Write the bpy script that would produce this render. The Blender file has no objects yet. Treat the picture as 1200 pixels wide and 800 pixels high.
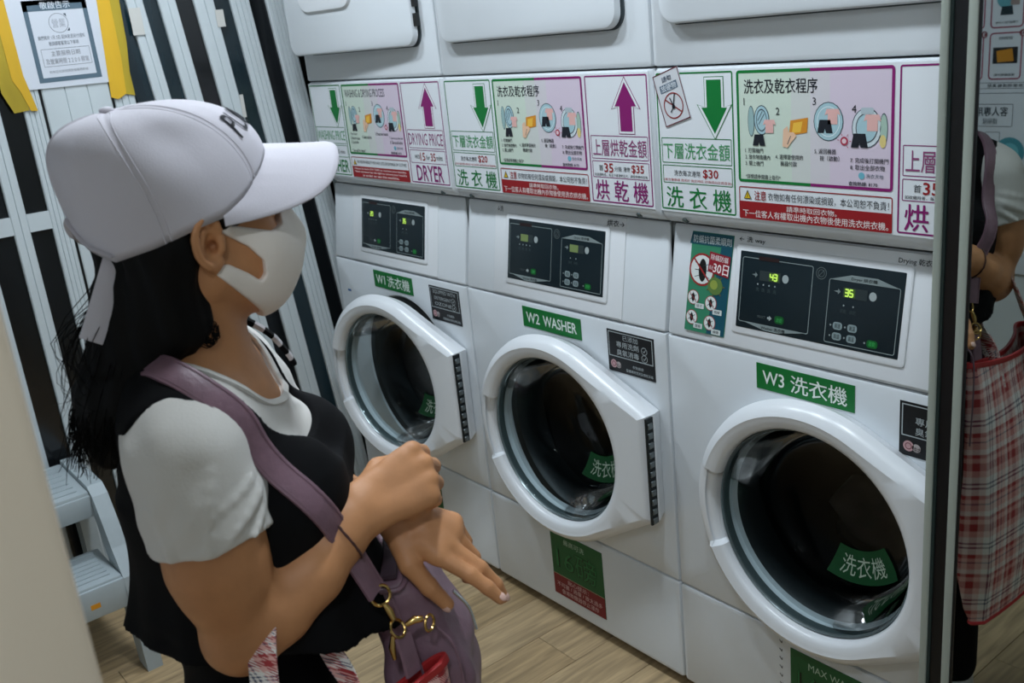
import bpy, bmesh, math, random
import numpy as np
from mathutils import Vector, Matrix
random.seed(7)
scene = bpy.context.scene
COL = scene.collection
S = 1.08                      # machines were measured in 0.686 m units, scaled to size

# ------------------------------------------------------------------ camera
cam_d = bpy.data.cameras.new('camera'); cam = bpy.data.objects.new('camera', cam_d); COL.objects.link(cam)
_r = Vector((0.62601925, 0.77347289, -0.09919472)); _u = Vector((-0.18113595, 0.26795713, 0.94624983))
_f = Vector((-0.75847852, 0.57440288, -0.30785006))
cam.matrix_world = Matrix(((_r.x, _u.x, -_f.x, 2.89893), (_r.y, _u.y, -_f.y, -1.49614), (_r.z, _u.z, -_f.z, 1.60471), (0, 0, 0, 1)))
cam_d.sensor_width = 36; cam_d.lens = 1148.79 / 1200 * 36
cam_d.clip_start = 0.02; cam_d.clip_end = 50
cam_d.dof.use_dof = True; cam_d.dof.focus_distance = 1.75; cam_d.dof.aperture_fstop = 9.0
scene.camera = cam
# ------------------------------------------------------------------ world, exposure
wd = bpy.data.worlds.new('world'); scene.world = wd; wd.use_nodes = True
wd.node_tree.nodes['Background'].inputs[0].default_value = (0.5, 0.6, 0.7, 1)
wd.node_tree.nodes['Background'].inputs[1].default_value = 0.05
vs = scene.view_settings
vs.view_transform = 'Standard'; vs.look = 'None'; vs.gamma = 1; vs.use_curve_mapping = False
vs.exposure = -0.24
LAMP_POWER = 205.0
LAMP_SPOTS = [(0.45, -0.66), (1.20, -0.66), (1.95, -0.60), (3.15, -1.85)]

# ------------------------------------------------------------------ helpers
def lin(c):
    return tuple((x / 12.92 if x <= 0.04045 else ((x + 0.055) / 1.055) ** 2.4) for x in [v / 255 for v in c])

MATS = {}
def mat(name, rgb, rough=0.5, metal=0.0, spec=0.5, emit=None, es=1.0, noise=None, bump=None, coat=0.0, sheen=0.0, sss=0.0):
    """procedural principled material; noise=(scale, amount, stretch) varies the colour, bump=(scale, strength, stretch)"""
    if name in MATS: return MATS[name]
    m = bpy.data.materials.new(name); m.use_nodes = True; MATS[name] = m
    nt = m.node_tree; b = nt.nodes['Principled BSDF']
    c = lin(rgb)
    b.inputs['Base Color'].default_value = (*c, 1)
    b.inputs['Roughness'].default_value = rough; b.inputs['Metallic'].default_value = metal
    b.inputs['Specular IOR Level'].default_value = spec
    b.inputs['Coat Weight'].default_value = coat; b.inputs['Sheen Weight'].default_value = sheen
    if sss:
        b.inputs['Subsurface Weight'].default_value = sss; b.inputs['Subsurface Radius'].default_value = (0.012, 0.005, 0.003)
        b.inputs['Subsurface Scale'].default_value = 0.6
    if emit:
        b.inputs['Emission Color'].default_value = (*lin(emit), 1); b.inputs['Emission Strength'].default_value = es
    def coords(stretch):
        tc = nt.nodes.new('ShaderNodeTexCoord'); mp = nt.nodes.new('ShaderNodeMapping')
        mp.inputs['Scale'].default_value = stretch
        nt.links.new(tc.outputs['Object'], mp.inputs[0]); return mp.outputs[0]
    if noise:
        sc, amt, st = noise
        n = nt.nodes.new('ShaderNodeTexNoise'); n.inputs['Scale'].default_value = sc; n.inputs['Detail'].default_value = 5
        nt.links.new(coords(st), n.inputs['Vector'])
        r = nt.nodes.new('ShaderNodeValToRGB')
        r.color_ramp.elements[0].position = 0.3; r.color_ramp.elements[1].position = 0.7
        r.color_ramp.elements[0].color = (*[x * (1 - amt) for x in c], 1); r.color_ramp.elements[1].color = (*[min(1, x * (1 + amt * .5)) for x in c], 1)
        nt.links.new(n.outputs['Fac'], r.inputs[0]); nt.links.new(r.outputs[0], b.inputs['Base Color'])
    if bump:
        sc, stg, st = bump
        n = nt.nodes.new('ShaderNodeTexNoise'); n.inputs['Scale'].default_value = sc; n.inputs['Detail'].default_value = 4
        nt.links.new(coords(st), n.inputs['Vector'])
        bp = nt.nodes.new('ShaderNodeBump'); bp.inputs['Strength'].default_value = stg; bp.inputs['Distance'].default_value = 0.004
        nt.links.new(n.outputs['Fac'], bp.inputs['Height']); nt.links.new(bp.outputs[0], b.inputs['Normal'])
    return m
I3 = (1, 1, 1)
def glass_mat(name, tint, mixlo=0.04):
    m = bpy.data.materials.new(name); m.use_nodes = True; MATS[name] = m; nt = m.node_tree
    for n in list(nt.nodes):
        if n.type != 'OUTPUT_MATERIAL': nt.nodes.remove(n)
    out = [n for n in nt.nodes][0]
    t = nt.nodes.new('ShaderNodeBsdfTransparent'); t.inputs[0].default_value = (*tint, 1)
    g = nt.nodes.new('ShaderNodeBsdfGlossy'); g.inputs['Roughness'].default_value = 0.03
    f = nt.nodes.new('ShaderNodeFresnel'); f.inputs[0].default_value = 1.25
    mx = nt.nodes.new('ShaderNodeMixShader')
    ml = nt.nodes.new('ShaderNodeMath'); ml.operation = 'MULTIPLY'; ml.inputs[1].default_value = .65
    nt.links.new(f.outputs[0], ml.inputs[0]); nt.links.new(ml.outputs[0], mx.inputs[0]); nt.links.new(t.outputs[0], mx.inputs[1]); nt.links.new(g.outputs[0], mx.inputs[2])
    nt.links.new(mx.outputs[0], out.inputs[0]); return m

WHITE = mat('white_enamel', (216, 221, 225), 0.32, noise=(5, .035, I3))
WHITE2 = mat('white_plastic', (222, 225, 228), 0.28, spec=.5)
GROOVE = mat('groove_shade_grey', (70, 80, 84), 0.6)  # dark tone of the shadow line round the dryer door
BLACK = mat('black_plastic', (14, 16, 18), 0.35)
DARK = mat('dark_interior', (10, 10, 11), 0.6)
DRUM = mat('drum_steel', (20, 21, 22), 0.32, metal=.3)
STEEL = mat('hinge_steel', (120, 128, 130), 0.35, metal=.9)
SCREW = mat('screw_steel', (96, 110, 112), 0.35, metal=.7)
GLASS = glass_mat('door_glass', (.70, .77, .78))
PRINT = {}
def ink(rgb, emit=0.0):
    k = ('ink_%d_%d_%d' % rgb) + ('_lit' if emit else '')
    if k not in PRINT: PRINT[k] = mat(k, rgb, 0.45, spec=.35, emit=rgb if emit else None, es=emit)
    return PRINT[k]
GREEN = (14, 116, 52); PURP = (132, 28, 104); RED = (150, 28, 34); INK = (32, 36, 44); PAPER = (226, 229, 232)

def mk(name, v, f, m, parent=None, smooth=False, fm=None):
    me = bpy.data.meshes.new(name); me.from_pydata([tuple(map(float, p)) for p in v], [], [tuple(int(i) for i in q) for q in f])
    for x in (m if isinstance(m, (list, tuple)) else [m]): me.materials.append(x)
    if fm is not None: me.polygons.foreach_set('material_index', list(fm))
    if smooth: me.polygons.foreach_set('use_smooth', [True] * len(me.polygons))
    me.update()
    o = bpy.data.objects.new(name, me); COL.objects.link(o)
    if parent: o.parent = parent
    return o
def frombm(name, bm, m, parent=None, smooth=None):
    me = bpy.data.meshes.new(name); bm.to_mesh(me); bm.free()
    for x in (m if isinstance(m, (list, tuple)) else [m]): me.materials.append(x)
    if smooth is not None:
        me.polygons.foreach_set('use_smooth', [True] * len(me.polygons)); me.set_sharp_from_angle(angle=math.radians(smooth))
    o = bpy.data.objects.new(name, me); COL.objects.link(o)
    if parent: o.parent = parent
    return o
def autosm(o, ang=40):
    o.data.polygons.foreach_set('use_smooth', [True] * len(o.data.polygons)); o.data.set_sharp_from_angle(angle=math.radians(ang)); return o
def box(name, x0, x1, y0, y1, z0, z1, m, parent=None, r=0.0, seg=2, M=None):
    bm = bmesh.new(); bmesh.ops.create_cube(bm, size=1)
    for v in bm.verts: v.co = Vector((x0 + (v.co.x + .5) * (x1 - x0), y0 + (v.co.y + .5) * (y1 - y0), z0 + (v.co.z + .5) * (z1 - z0)))
    if r: bmesh.ops.bevel(bm, geom=bm.edges[:], offset=r, segments=seg, profile=.5, affect='EDGES', clamp_overlap=True)
    if M is not None: bm.transform(M)
    return frombm(name, bm, m, parent, 40 if r else None)
def rr(x0, x1, y0, y1, r, n=5):
    """rounded rectangle outline, counter-clockwise"""
    out = []
    for cx, cy, a0 in ((x1 - r, y1 - r, 0), (x0 + r, y1 - r, 90), (x0 + r, y0 + r, 180), (x1 - r, y0 + r, 270)):
        for i in range(n + 1):
            a = math.radians(a0 + 90 * i / n); out.append((cx + r * math.cos(a), cy + r * math.sin(a)))
    return out
def loft(name, rings, m, parent=None, close=True, cap=(True, True), smooth=40):
    n = len(rings[0]); v = [p for r in rings for p in r]; f = []
    for i in range(len(rings) - 1):
        for j in range(n if close else n - 1):
            k = (j + 1) % n
            f.append((i * n + j, i * n + k, (i + 1) * n + k, (i + 1) * n + j))
    if cap[0]: f.append(tuple(range(n))[::-1])
    if cap[1]: f.append(tuple((len(rings) - 1) * n + j for j in range(n)))
    o = mk(name, v, f, m, parent)
    bm = bmesh.new(); bm.from_mesh(o.data); bmesh.ops.recalc_face_normals(bm, faces=bm.faces); bm.to_mesh(o.data); bm.free()
    if smooth: autosm(o, smooth)
    return o
def tube(name, pts, rad, m, parent=None, n=8, up=(0, 0, 1), flat=None, closed=False):
    """tube along points; rad scalar or list; flat=(w,h) makes a ribbon-like section"""
    P = [Vector(p) for p in pts]; rings = []; N = len(P)
    pt = None
    for i, p in enumerate(P):
        t = ((P[(i + 1) % N] - P[i - 1]) if closed else (P[min(i + 1, N - 1)] - P[max(i - 1, 0)])).normalized()
        if pt is None:
            s = t.cross(Vector(up)); s = s if s.length > 1e-3 else t.cross(Vector((1, 0, 0)))
        else: s = pt - t * pt.dot(t)
        s.normalize(); pt = s; q = s.cross(t)
        r = rad[i] if isinstance(rad, (list, tuple)) else rad
        ring = []
        for j in range(n):
            a = 2 * math.pi * j / n
            if flat: ring.append(p + s * flat[0] * math.copysign(abs(math.cos(a)) ** .5, math.cos(a)) * r + q * flat[1] * math.copysign(abs(math.sin(a)) ** .5, math.sin(a)) * r)
            else: ring.append(p + (s * math.cos(a) + q * math.sin(a)) * r)
        rings.append(ring)
    if closed: rings.append(rings[0])
    return loft(name, rings, m, parent, cap=(not closed, not closed), smooth=50)
def empty(name, loc=(0, 0, 0), rz=0, sc=1):
    o = bpy.data.objects.new(name, None); COL.objects.link(o); o.location = loc; o.rotation_euler = (0, 0, rz); o.scale = (sc,) * 3
    o.empty_display_size = .1; return o
def tag(o, label=None, cat=None, group=None, kind=None):
    if label: o['label'] = label
    if cat: o['category'] = cat
    if group: o['group'] = group
    if kind: o['kind'] = kind
    return o
def spline(pts, n):
    """Catmull-Rom resample (numpy rows)"""
    P = np.array(pts, float); P = np.vstack([2 * P[0] - P[1], P, 2 * P[-1] - P[-2]]); out = []
    L = len(P) - 3
    for t in np.linspace(0, L - 1e-6, n):
        i = int(t); u = t - i; a, b, c, d = P[i:i + 4]
        out.append(.5 * (2 * b + (c - a) * u + (2 * a - 5 * b + 4 * c - d) * u * u + (3 * b - a - 3 * c + d) * u ** 3))
    return np.array(out)

# ------------------------------------------------------------------ flat print: lettering and drawings on a sheet
_tcache = {}
def glyphs(s, bold=0.0):
    k = (s, bold)
    if k in _tcache: return _tcache[k]
    c = bpy.data.curves.new('t', 'FONT'); c.body = s; c.size = 1; c.resolution_u = 2; c.offset = bold
    o = bpy.data.objects.new('t', c); COL.objects.link(o)
    me = bpy.data.meshes.new_from_object(o.evaluated_get(bpy.context.evaluated_depsgraph_get()))
    v = np.array([(p.co.x, p.co.y) for p in me.vertices]); f = [tuple(p.vertices) for p in me.polygons]
    bpy.data.objects.remove(o); bpy.data.curves.remove(c); bpy.data.meshes.remove(me)
    _tcache[k] = (v, f); return v, f
class Print:
    def __init__(self): self.v = []; self.f = []; self.m = []; self.mats = []
    def _add(self, v, f, col, z, emit=0.0):
        mt = ink(col, emit)
        if mt not in self.mats: self.mats.append(mt)
        n = len(self.v); self.v += [(float(a), float(b), z) for a, b in v]
        self.f += [tuple(i + n for i in q) for q in f]; self.m += [self.mats.index(mt)] * len(f)
    def text(self, s, x0, x1, y0, y1, col=INK, z=2, bold=0.0, emit=0.0, rot=0.0, keep=False, slant=0.0):
        """fit the text into the box; keep=True keeps the letters' own proportions inside it"""
        cjk = bold and any(ord(ch) > 0x2000 for ch in s)
        v, f = glyphs(s, 0.0 if cjk else bold)
        if len(v) == 0: return
        if cjk:                                            # heavier strokes: three slightly shifted prints
            n = len(v); e = abs(bold) * .9
            if bold > 0:
                v = np.concatenate([v + np.array([dx, dy]) for dx, dy in ((-e, 0), (e, 0), (0, e))]); f = [tuple(i + n * k for i in q) for k in range(3) for q in f]
        a = v.min(0); b = v.max(0); k = (np.array([x1 - x0, y1 - y0])) / np.maximum(b - a, 1e-6)
        if keep: k[:] = k.min()
        c = (v - (a + b) / 2) * k
        c[:, 0] += slant * c[:, 1]
        ca, sa = math.cos(rot), math.sin(rot)
        c = np.stack([c[:, 0] * ca - c[:, 1] * sa, c[:, 0] * sa + c[:, 1] * ca], 1) + np.array([(x0 + x1) / 2, (y0 + y1) / 2])
        if cjk and bold > 0:
            n = len(c) // 3; fn_ = len(f) // 3
            for k in range(3): self._add(c[k * n:(k + 1) * n], [tuple(i - n * k for i in q) for q in f[k * fn_:(k + 1) * fn_]], col, z + .3 * k, emit)
        else: self._add(c, f, col, z, emit)
    def poly(self, pts, col, z=1, emit=0.0): self._add(pts, [tuple(range(len(pts)))], col, z, emit)
    def rect(self, x0, x1, y0, y1, col, z=1, r=0.0, emit=0.0):
        self.poly(rr(x0, x1, y0, y1, r, 4) if r else [(x0, y0), (x1, y0), (x1, y1), (x0, y1)], col, z, emit)
    def frame(self, x0, x1, y0, y1, w, col, z=1, r=0.004, split=None, col2=None):
        a = rr(x0, x1, y0, y1, r, 4); b = rr(x0 + w, x1 - w, y0 + w, y1 - w, max(r - w, .0005), 4); n = len(a)
        fs = [(i, (i + 1) % n, n + (i + 1) % n, n + i) for i in range(n)]
        if split is None: self._add(a + b, fs, col, z); return
        # two-coloured frame: cut the long edges at x = split
        for lo, hi, cc in ((x0, split, col), (split, x1, col2)):
            cl = lambda p: (min(max(p[0], lo), hi), p[1])
            self._add([cl(p) for p in a + b], fs, cc, z)
    def circ(self, cx, cy, r, col, z=1, n=20, ry=None, emit=0.0):
        self.poly([(cx + r * math.cos(2 * math.pi * i / n), cy + (ry or r) * math.sin(2 * math.pi * i / n)) for i in range(n)], col, z, emit)
    def ring(self, cx, cy, r, w, col, z=1, n=22, ry=None):
        k = (ry or r) / r
        a = [(cx + r * math.cos(2 * math.pi * i / n), cy + k * r * math.sin(2 * math.pi * i / n)) for i in range(n)]
        b = [(cx + (r - w) * math.cos(2 * math.pi * i / n), cy + k * (r - w) * math.sin(2 * math.pi * i / n)) for i in range(n)]
        self._add(a + b, [(i, (i + 1) % n, n + (i + 1) % n, n + i) for i in range(n)], col, z)
    def line(self, p, q, w, col, z=1):
        d = np.array(q, float) - np.array(p, float); d /= max(np.linalg.norm(d), 1e-9); o = np.array([-d[1], d[0]]) * w / 2
        p = np.array(p); q = np.array(q); self.poly([p - o, q - o, q + o, p + o], col, z)
    def build(self, name, fn, parent):
        """fn(u, v, h) -> 3D point, h metres off the sheet"""
        o = mk(name, [fn(a, b, 0.0002 + 0.00022 * z) for a, b, z in self.v], self.f, self.mats, parent, fm=self.m)
        return o
# ------------------------------------------------------------------ room
WALLM = mat('wall_paint', (196, 200, 200), 0.7, noise=(3, .05, I3), bump=(60, .05, I3))
CEILM = mat('ceiling_paint', (205, 208, 208), 0.8, noise=(2, .03, I3))
FX0, FX1, FY0, FY1, CZ = -0.30, 3.75, -2.30, 0.85, 2.60
floor = tag(box('floor', FX0, FX1, FY0, FY1, -0.06, -0.004, mat('floor_base', (70, 62, 50), .8)), kind='structure')
def plank_mat(i, rgb):
    m = bpy.data.materials.new('oak_plank_%d' % i); m.use_nodes = True; nt = m.node_tree; b = nt.nodes['Principled BSDF']
    b.inputs['Roughness'].default_value = 0.5
    tc = nt.nodes.new('ShaderNodeTexCoord'); mp = nt.nodes.new('ShaderNodeMapping'); mp.inputs['Scale'].default_value = (14, 1.1, 1); mp.inputs['Location'].default_value = (i * 3.7, i * 1.3, 0)
    n = nt.nodes.new('ShaderNodeTexNoise'); n.inputs['Scale'].default_value = 4.5; n.inputs['Detail'].default_value = 7; n.inputs['Distortion'].default_value = .6
    r = nt.nodes.new('ShaderNodeValToRGB'); c = lin(rgb)
    r.color_ramp.elements[0].position = .32; r.color_ramp.elements[1].position = .68
    r.color_ramp.elements[0].color = (*[x * .62 for x in c], 1); r.color_ramp.elements[1].color = (*[x * 1.12 for x in c], 1)
    nt.links.new(tc.outputs['Object'], mp.inputs[0]); nt.links.new(mp.outputs[0], n.inputs[0]); nt.links.new(n.outputs['Fac'], r.inputs[0]); nt.links.new(r.outputs[0], b.inputs['Base Color'])
    return m
PLANKS = [plank_mat(i, c) for i, c in enumerate([(182, 155, 116), (174, 148, 110), (188, 162, 124)])]
PW, PL = 0.15, 0.92
_pm = {}
ix = 0
x = FX0
while x < FX1:
    y = FY0 - (ix * 0.37) % PL
    while y < FY1:
        y0, y1 = max(y, FY0), min(y + PL, FY1); w_ = min(PW, FX1 - x)
        if y1 - y0 > .03:
            k = random.randrange(3); key = (round(y1 - y0, 3), k, round(w_, 3))
            if key not in _pm:
                o = box('plank', 0, w_ - .0012, 0, y1 - y0 - .0012, -0.004, 0, PLANKS[k], floor, r=0.0008, seg=1); _pm[key] = o.data
            else:
                o = bpy.data.objects.new('plank', _pm[key]); COL.objects.link(o); o.parent = floor
            o.location = (x, y0, 0)
        y += PL
    x += PW; ix += 1
tag(box('ceiling', FX0, FX1, FY0, FY1, CZ, CZ + .08, CEILM), kind='structure')
tag(box('wall_back', FX0, FX1, FY1, FY1 + .08, 0, CZ, WALLM), kind='structure')
tag(box('wall_front', FX0, FX1, FY0 - .08, FY0, 0, CZ, WALLM), kind='structure')
tag(box('wall_right', FX1, FX1 + .08, FY0, FY1, 0, CZ, WALLM), kind='structure')
tag(box('wall_left', FX0 - .08, FX0, FY0, FY1, 0, CZ, mat('night_outside', (16, 20, 24), .5)), kind='structure')
# near door jamb, at the left edge of the picture
jm = mat('jamb_beige', (222, 204, 180), 0.55, noise=(4, .06, (1, 1, .15)))
jb = box('trim_1', 2.30, 2.427, -1.60, -1.4172, 0, 2.2, jm, r=.006); tag(jb, kind='structure')
# ceiling lamps: round recessed spots
LM = bpy.data.materials.new('lamp_disc'); LM.use_nodes = True
_e = LM.node_tree.nodes['Principled BSDF']; _e.inputs['Emission Color'].default_value = (0.81, 0.91, 1.0, 1); _e.inputs['Emission Strength'].default_value = LAMP_POWER; _e.inputs['Base Color'].default_value = (1, 1, 1, 1)
LR = mat('lamp_rim', (225, 226, 226), .4)
def disc(r, z, n=28): return [(r * math.cos(2 * math.pi * i / n), r * math.sin(2 * math.pi * i / n), z) for i in range(n)]
_names = ['above the aisle in front of W1', 'above the aisle in front of W2', 'above the aisle in front of W3', 'behind the beige door jamb', 'by the poster panel', 'by the front wall, right of the posters']
for i, (lx, ly) in enumerate(LAMP_SPOTS):
    t = tag(empty('ceiling_lamp', (lx, ly, CZ)), 'round white recessed ceiling lamp ' + _names[i], 'lamp', 'recessed ceiling lamps')
    loft('rim', [disc(.105, 0), disc(.105, -.008), disc(.098, -.014), disc(.086, -.012), disc(.084, -.004)], LR, t, cap=(True, False))
    mk('diffuser', disc(.085, -.006), [tuple(range(28))[::-1]], LM, t)

# ---- glass shop-front doors on the left (plane x = -0.11)
ALU = mat('white_aluminium', (205, 213, 216), 0.35, noise=(8, .05, (1, 1, .1)))
PANE = mat('night_pane', (20, 22, 25), 0.16, spec=.6, noise=(7, .5, (1, 1, .25)))
PANE2 = mat('night_pane_blue', (22, 42, 50), 0.16, spec=.6, noise=(7, .5, (1, 1, .25)))
XP = -0.11
def bar(parent, y0, y1, z0, z1, ribs=0, name='stile', d=.03):
    """aluminium bar, front profile with a few ribs"""
    w = y1 - y0; pr = [(-d, 0), (-.003, 0), (0, .003)]
    if ribs:
        for k in range(ribs):
            a = w * (k + .5) / ribs
            if k: pr += [(0, w * k / ribs - .002), (-.004, w * k / ribs - .001), (-.004, w * k / ribs + .001), (0, w * k / ribs + .002)]
    pr += [(0, w - .003), (-.003, w), (-d, w)]
    return loft(name, [[(XP + a, y0 + b, z) for a, b in pr] for z in (z0, z1)], ALU, parent, smooth=None)
def pane(parent, y0, y1, z0, z1, m=PANE): return box('pane', XP - .022, XP - .014, y0, y1, z0, z1, m, parent)
d1 = tag(empty('door_1', (0, 0, 0)), kind='structure')
TOP = 2.35
# uprights: y0, y1, ribs
for y0, y1, rb in ((-1.56, -1.50, 3), (-1.30, -1.26, 2), (-1.04, -.985, 3), (-.917, -.874, 2), (-.814, -.765, 4), (-.565, -.505, 3)):
    bar(d1, y0, y1, 0.02, TOP, rb)
bar(d1, -.757, -.573, 0.02, TOP, 3, 'white_panel', .02)
for y0, y1 in ((-1.50, -1.30), (-1.26, -1.04), (-.985, -.917), (-.874, -.814)):
    pane(d1, y0, y1, .08, 1.178); pane(d1, y0, y1, 1.228, TOP - .06)
    box('rail', XP - .03, XP - .001, y0, y1, 1.178, 1.228, ALU, d1); box('rail', XP - .03, XP - .001, y0, y1, .02, .08, ALU, d1); box('rail', XP - .03, XP - .001, y0, y1, TOP - .06, TOP, ALU, d1)
box('seal', XP - .03, XP - .006, -.765, -.757, .02, TOP, BLACK, d1); box('seal', XP - .03, XP - .006, -.573, -.565, .02, TOP, BLACK, d1)
# the leaf next to the machines leans a little
d2 = tag(empty('door_2', (0, 0, 0)), kind='structure')
d2.location = (0.004, 0.20, 0); d2.rotation_euler = (math.radians(5.5), 0, 0)
_k = math.tan(math.radians(5.5))
cuts = [(-.46, -.412), (-.367, -.316), (-.261, -.200), (-.147, -.086), (-.030, .033)]
off = 1.64 * _k - .20
cuts = [(a + off, b + off) for a, b in cuts]
tags_ = [2, 2, 2, 4, 5]
for (a, b), rb in zip(cuts, tags_): bar(d2, a, b, 0.03, 2.28, rb)
for i in range(4):
    pane(d2, cuts[i][1], cuts[i + 1][0], .05, 2.26, (PANE2, PANE, PANE2, PANE)[i])
pane(d2, cuts[0][0] - .05, cuts[0][0], .05, 2.26, PANE2)
for i in range(4):
    for z0 in (.03, 2.2): box('rail', XP - .03, XP - .001, cuts[i][1], cuts[i + 1][0], z0, z0 + .06, ALU, d2)
# scraps of paper tape left on the bars
scrap = mat('paper_scrap', (208, 206, 200), .8)
for k, (yy, zz, nm) in enumerate(((-.475, 1.715, 'beside the yellow tape'), (-.216, 1.705, 'high on the third leaning bar'), (-.187, 1.44, 'low on the third leaning bar, above the cap'))):
    w_, h_ = ((.034, .075), (.026, .05), (.012, .07))[k]
    o = box('paper_scrap', XP + .0062 + .001 * (k == 0), XP + .0072 + .001 * (k == 0), yy, yy + w_, zz - h_ / 2, zz + h_ / 2, scrap)
    tag(o, 'torn pale paper scrap ' + nm, 'paper scrap', 'paper scraps')
# black box standing in for the shaded gap between the leaf and the first machine
tag(box('gap_shade', -.30, -.14, -.02, .84, 0, 2.35, mat('gap_black', (10, 13, 15), .4)), kind='structure')

# ---- notice sheet and yellow tape
ns = mk('notice_sheet', [(XP + .004, -.80, 1.56), (XP + .004, -.553, 1.557), (XP + .004, -.545, 1.80), (XP + .004, -.545, 1.90), (XP + .004, -.80, 1.90),
                         (XP + .0005, -.80, 1.56), (XP + .0005, -.553, 1.557), (XP + .0005, -.545, 1.80), (XP + .0005, -.545, 1.90), (XP + .0005, -.80, 1.90)],
        [(0, 1, 2, 3, 4), (9, 8, 7, 6, 5)] + [(i, i + 5, (i + 1) % 5 + 5, (i + 1) % 5) for i in range(5)], mat('notice_paper', (214, 218, 226), .6))
tag(ns, 'white notice sheet with a grey frame taped to the left glass door', 'notice')
P = Print(); GF = (92, 112, 126); GT = (120, 126, 134)
P.frame(-.757, -.587, 1.574, 1.79, .0125, GF, 1, .0015); P.rect(-.757, -.587, 1.762, 1.79, GF, 1)
P.text('敬啟告示', -.712, -.632, 1.766, 1.785, (206, 214, 222), 2, .02)
P.ring(-.672, 1.728, .026, .0012, GT, 1); P.text('營業', -.69, -.654, 1.716, 1.74, (176, 180, 188), 1)
for cx, cy, dx, dy in ((-.648, 1.752, -1, -1), (-.646, 1.706, -1, 1)): P.poly([(cx, cy), (cx + .007 * dx, cy), (cx, cy + .009 * dy)] if dx * dy > 0 else [(cx, cy), (cx, cy + .009 * dy), (cx + .007 * dx, cy)], (70, 80, 92), 1)
P.text('我們將於 1月 2日 起休息至另行通知', -.735, -.61, 1.686, 1.697, GT); P.text('敬請顧客留意以下事項', -.71, -.63, 1.670, 1.681, GT)
P.frame(-.735, -.605, 1.615, 1.662, .001, GT, 1, .001)
P.text('主要服務日期', -.71, -.632, 1.642, 1.656, (150, 152, 158)); P.text('及營業時間 2 2 0 0 照常', -.728, -.612, 1.621, 1.636, (150, 152, 158))
P.text('如有任何查詢請致電服務熱線', -.725, -.62, 1.597, 1.605, (160, 162, 168))
P.build('lettering', lambda u, v, h: (XP + .004 + h, u, v), ns)
TAPE = mat('yellow_tape', (226, 178, 40), .45, noise=(12, .12, (1, 1, .3)))
TAPE2 = mat('yellow_tape_thin', (188, 162, 42), .45, noise=(12, .25, (1, 1, .3)))
def tape(pts, m, lab, dx):
    n = len(pts); th = .0012
    v = [(XP + dx, a, b) for a, b in pts] + [(XP + dx + th, a, b) for a, b in pts]
    o = mk('tape_strip', v, [tuple(range(n))[::-1], tuple(range(n, 2 * n))] + [(i, (i + 1) % n, n + (i + 1) % n, n + i) for i in range(n)], m)
    bm = bmesh.new(); bm.from_mesh(o.data); bmesh.ops.recalc_face_normals(bm, faces=bm.faces); bm.to_mesh(o.data); bm.free()
    return tag(o, lab, 'tape', 'strips of yellow tape round the notice')
tape([(-.826, 1.59), (-.812, 1.56), (-.797, 1.505), (-.779, 1.503), (-.795, 1.60), (-.80, 1.92), (-.83, 1.92)], TAPE, 'strip of bright yellow tape along the left edge of the notice', .0045)
tape([(-.86, 1.56), (-.84, 1.504), (-.80, 1.507), (-.81, 1.6), (-.82, 1.75), (-.85, 1.76)], TAPE2, 'wide see-through looking yellow tape end left of the notice', .003)
tape([(-.575, 1.515), (-.556, 1.507), (-.530, 1.52), (-.523, 1.62), (-.520, 1.92), (-.548, 1.92)], TAPE, 'strip of bright yellow tape along the right edge of the notice', .0045)
tape([(-.535, 1.52), (-.505, 1.512), (-.507, 1.58), (-.498, 1.66), (-.490, 1.92), (-.53, 1.92)], TAPE2, 'wide olive yellow tape end right of the notice', .003)

# ---- mirrored pillar on the right, with its frame
PX = 2.3045; PY = -0.40
pl = tag(empty('mirror_pillar', (0, 0, 0)), 'tall mirrored pillar with pale edge strips standing right of W3', 'mirror')
box('body', PX + .004, 3.40, PY + .02, .82, 0, 2.45, mat('pillar_grey', (150, 154, 150), .5), pl)
EDGE = mat('pale_edge_strip', (168, 176, 166), .55, noise=(30, .12, (1, 1, .06)))
box('edge_strip', PX, PX + .0095, PY - .004, PY + .03, 0, 2.45, EDGE, pl, r=.0015)
box('seal_strip', PX + .0095, PX + .0135, PY - .001, PY + .03, 0, 2.45, mat('seal_green', (34, 52, 50), .5), pl)
box('black_strip', PX + .0135, PX + .0315, PY + .001, PY + .03, 0, 2.45, BLACK, pl)
box('edge_strip', PX + .0315, PX + .0425, PY - .004, PY + .03, 0, 2.45, EDGE, pl, r=.0015)
box('seal_strip', PX + .0425, PX + .0460, PY - .002, PY + .03, 0, 2.45, BLACK, pl)
MIR = mat('mirror_glass', (176, 184, 182), .015, metal=1.0)
box('mirror_glass', PX + .046, 3.36, PY - .001, PY + .02, 0, 2.45, MIR, pl)
box('edge_strip', 3.36, 3.40, PY - .004, PY + .02, 0, 2.45, EDGE, pl, r=.0015)

# ---- poster panel on the front wall (seen in the mirror)
pp = box('poster_panel', 1.18, 2.05, FY0 + .001, FY0 + .012, .72, 1.95, mat('poster_sheet', (214, 218, 224), .5), r=.002)
tag(pp, 'pale instruction poster panel with pink framed steps, seen in the mirror', 'poster')
P = Print(); PINK = (150, 54, 84)
def pcard(x0, x1, z0, z1): P.frame(x0, x1, z0, z1, .004, PINK, 1, .012)
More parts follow.
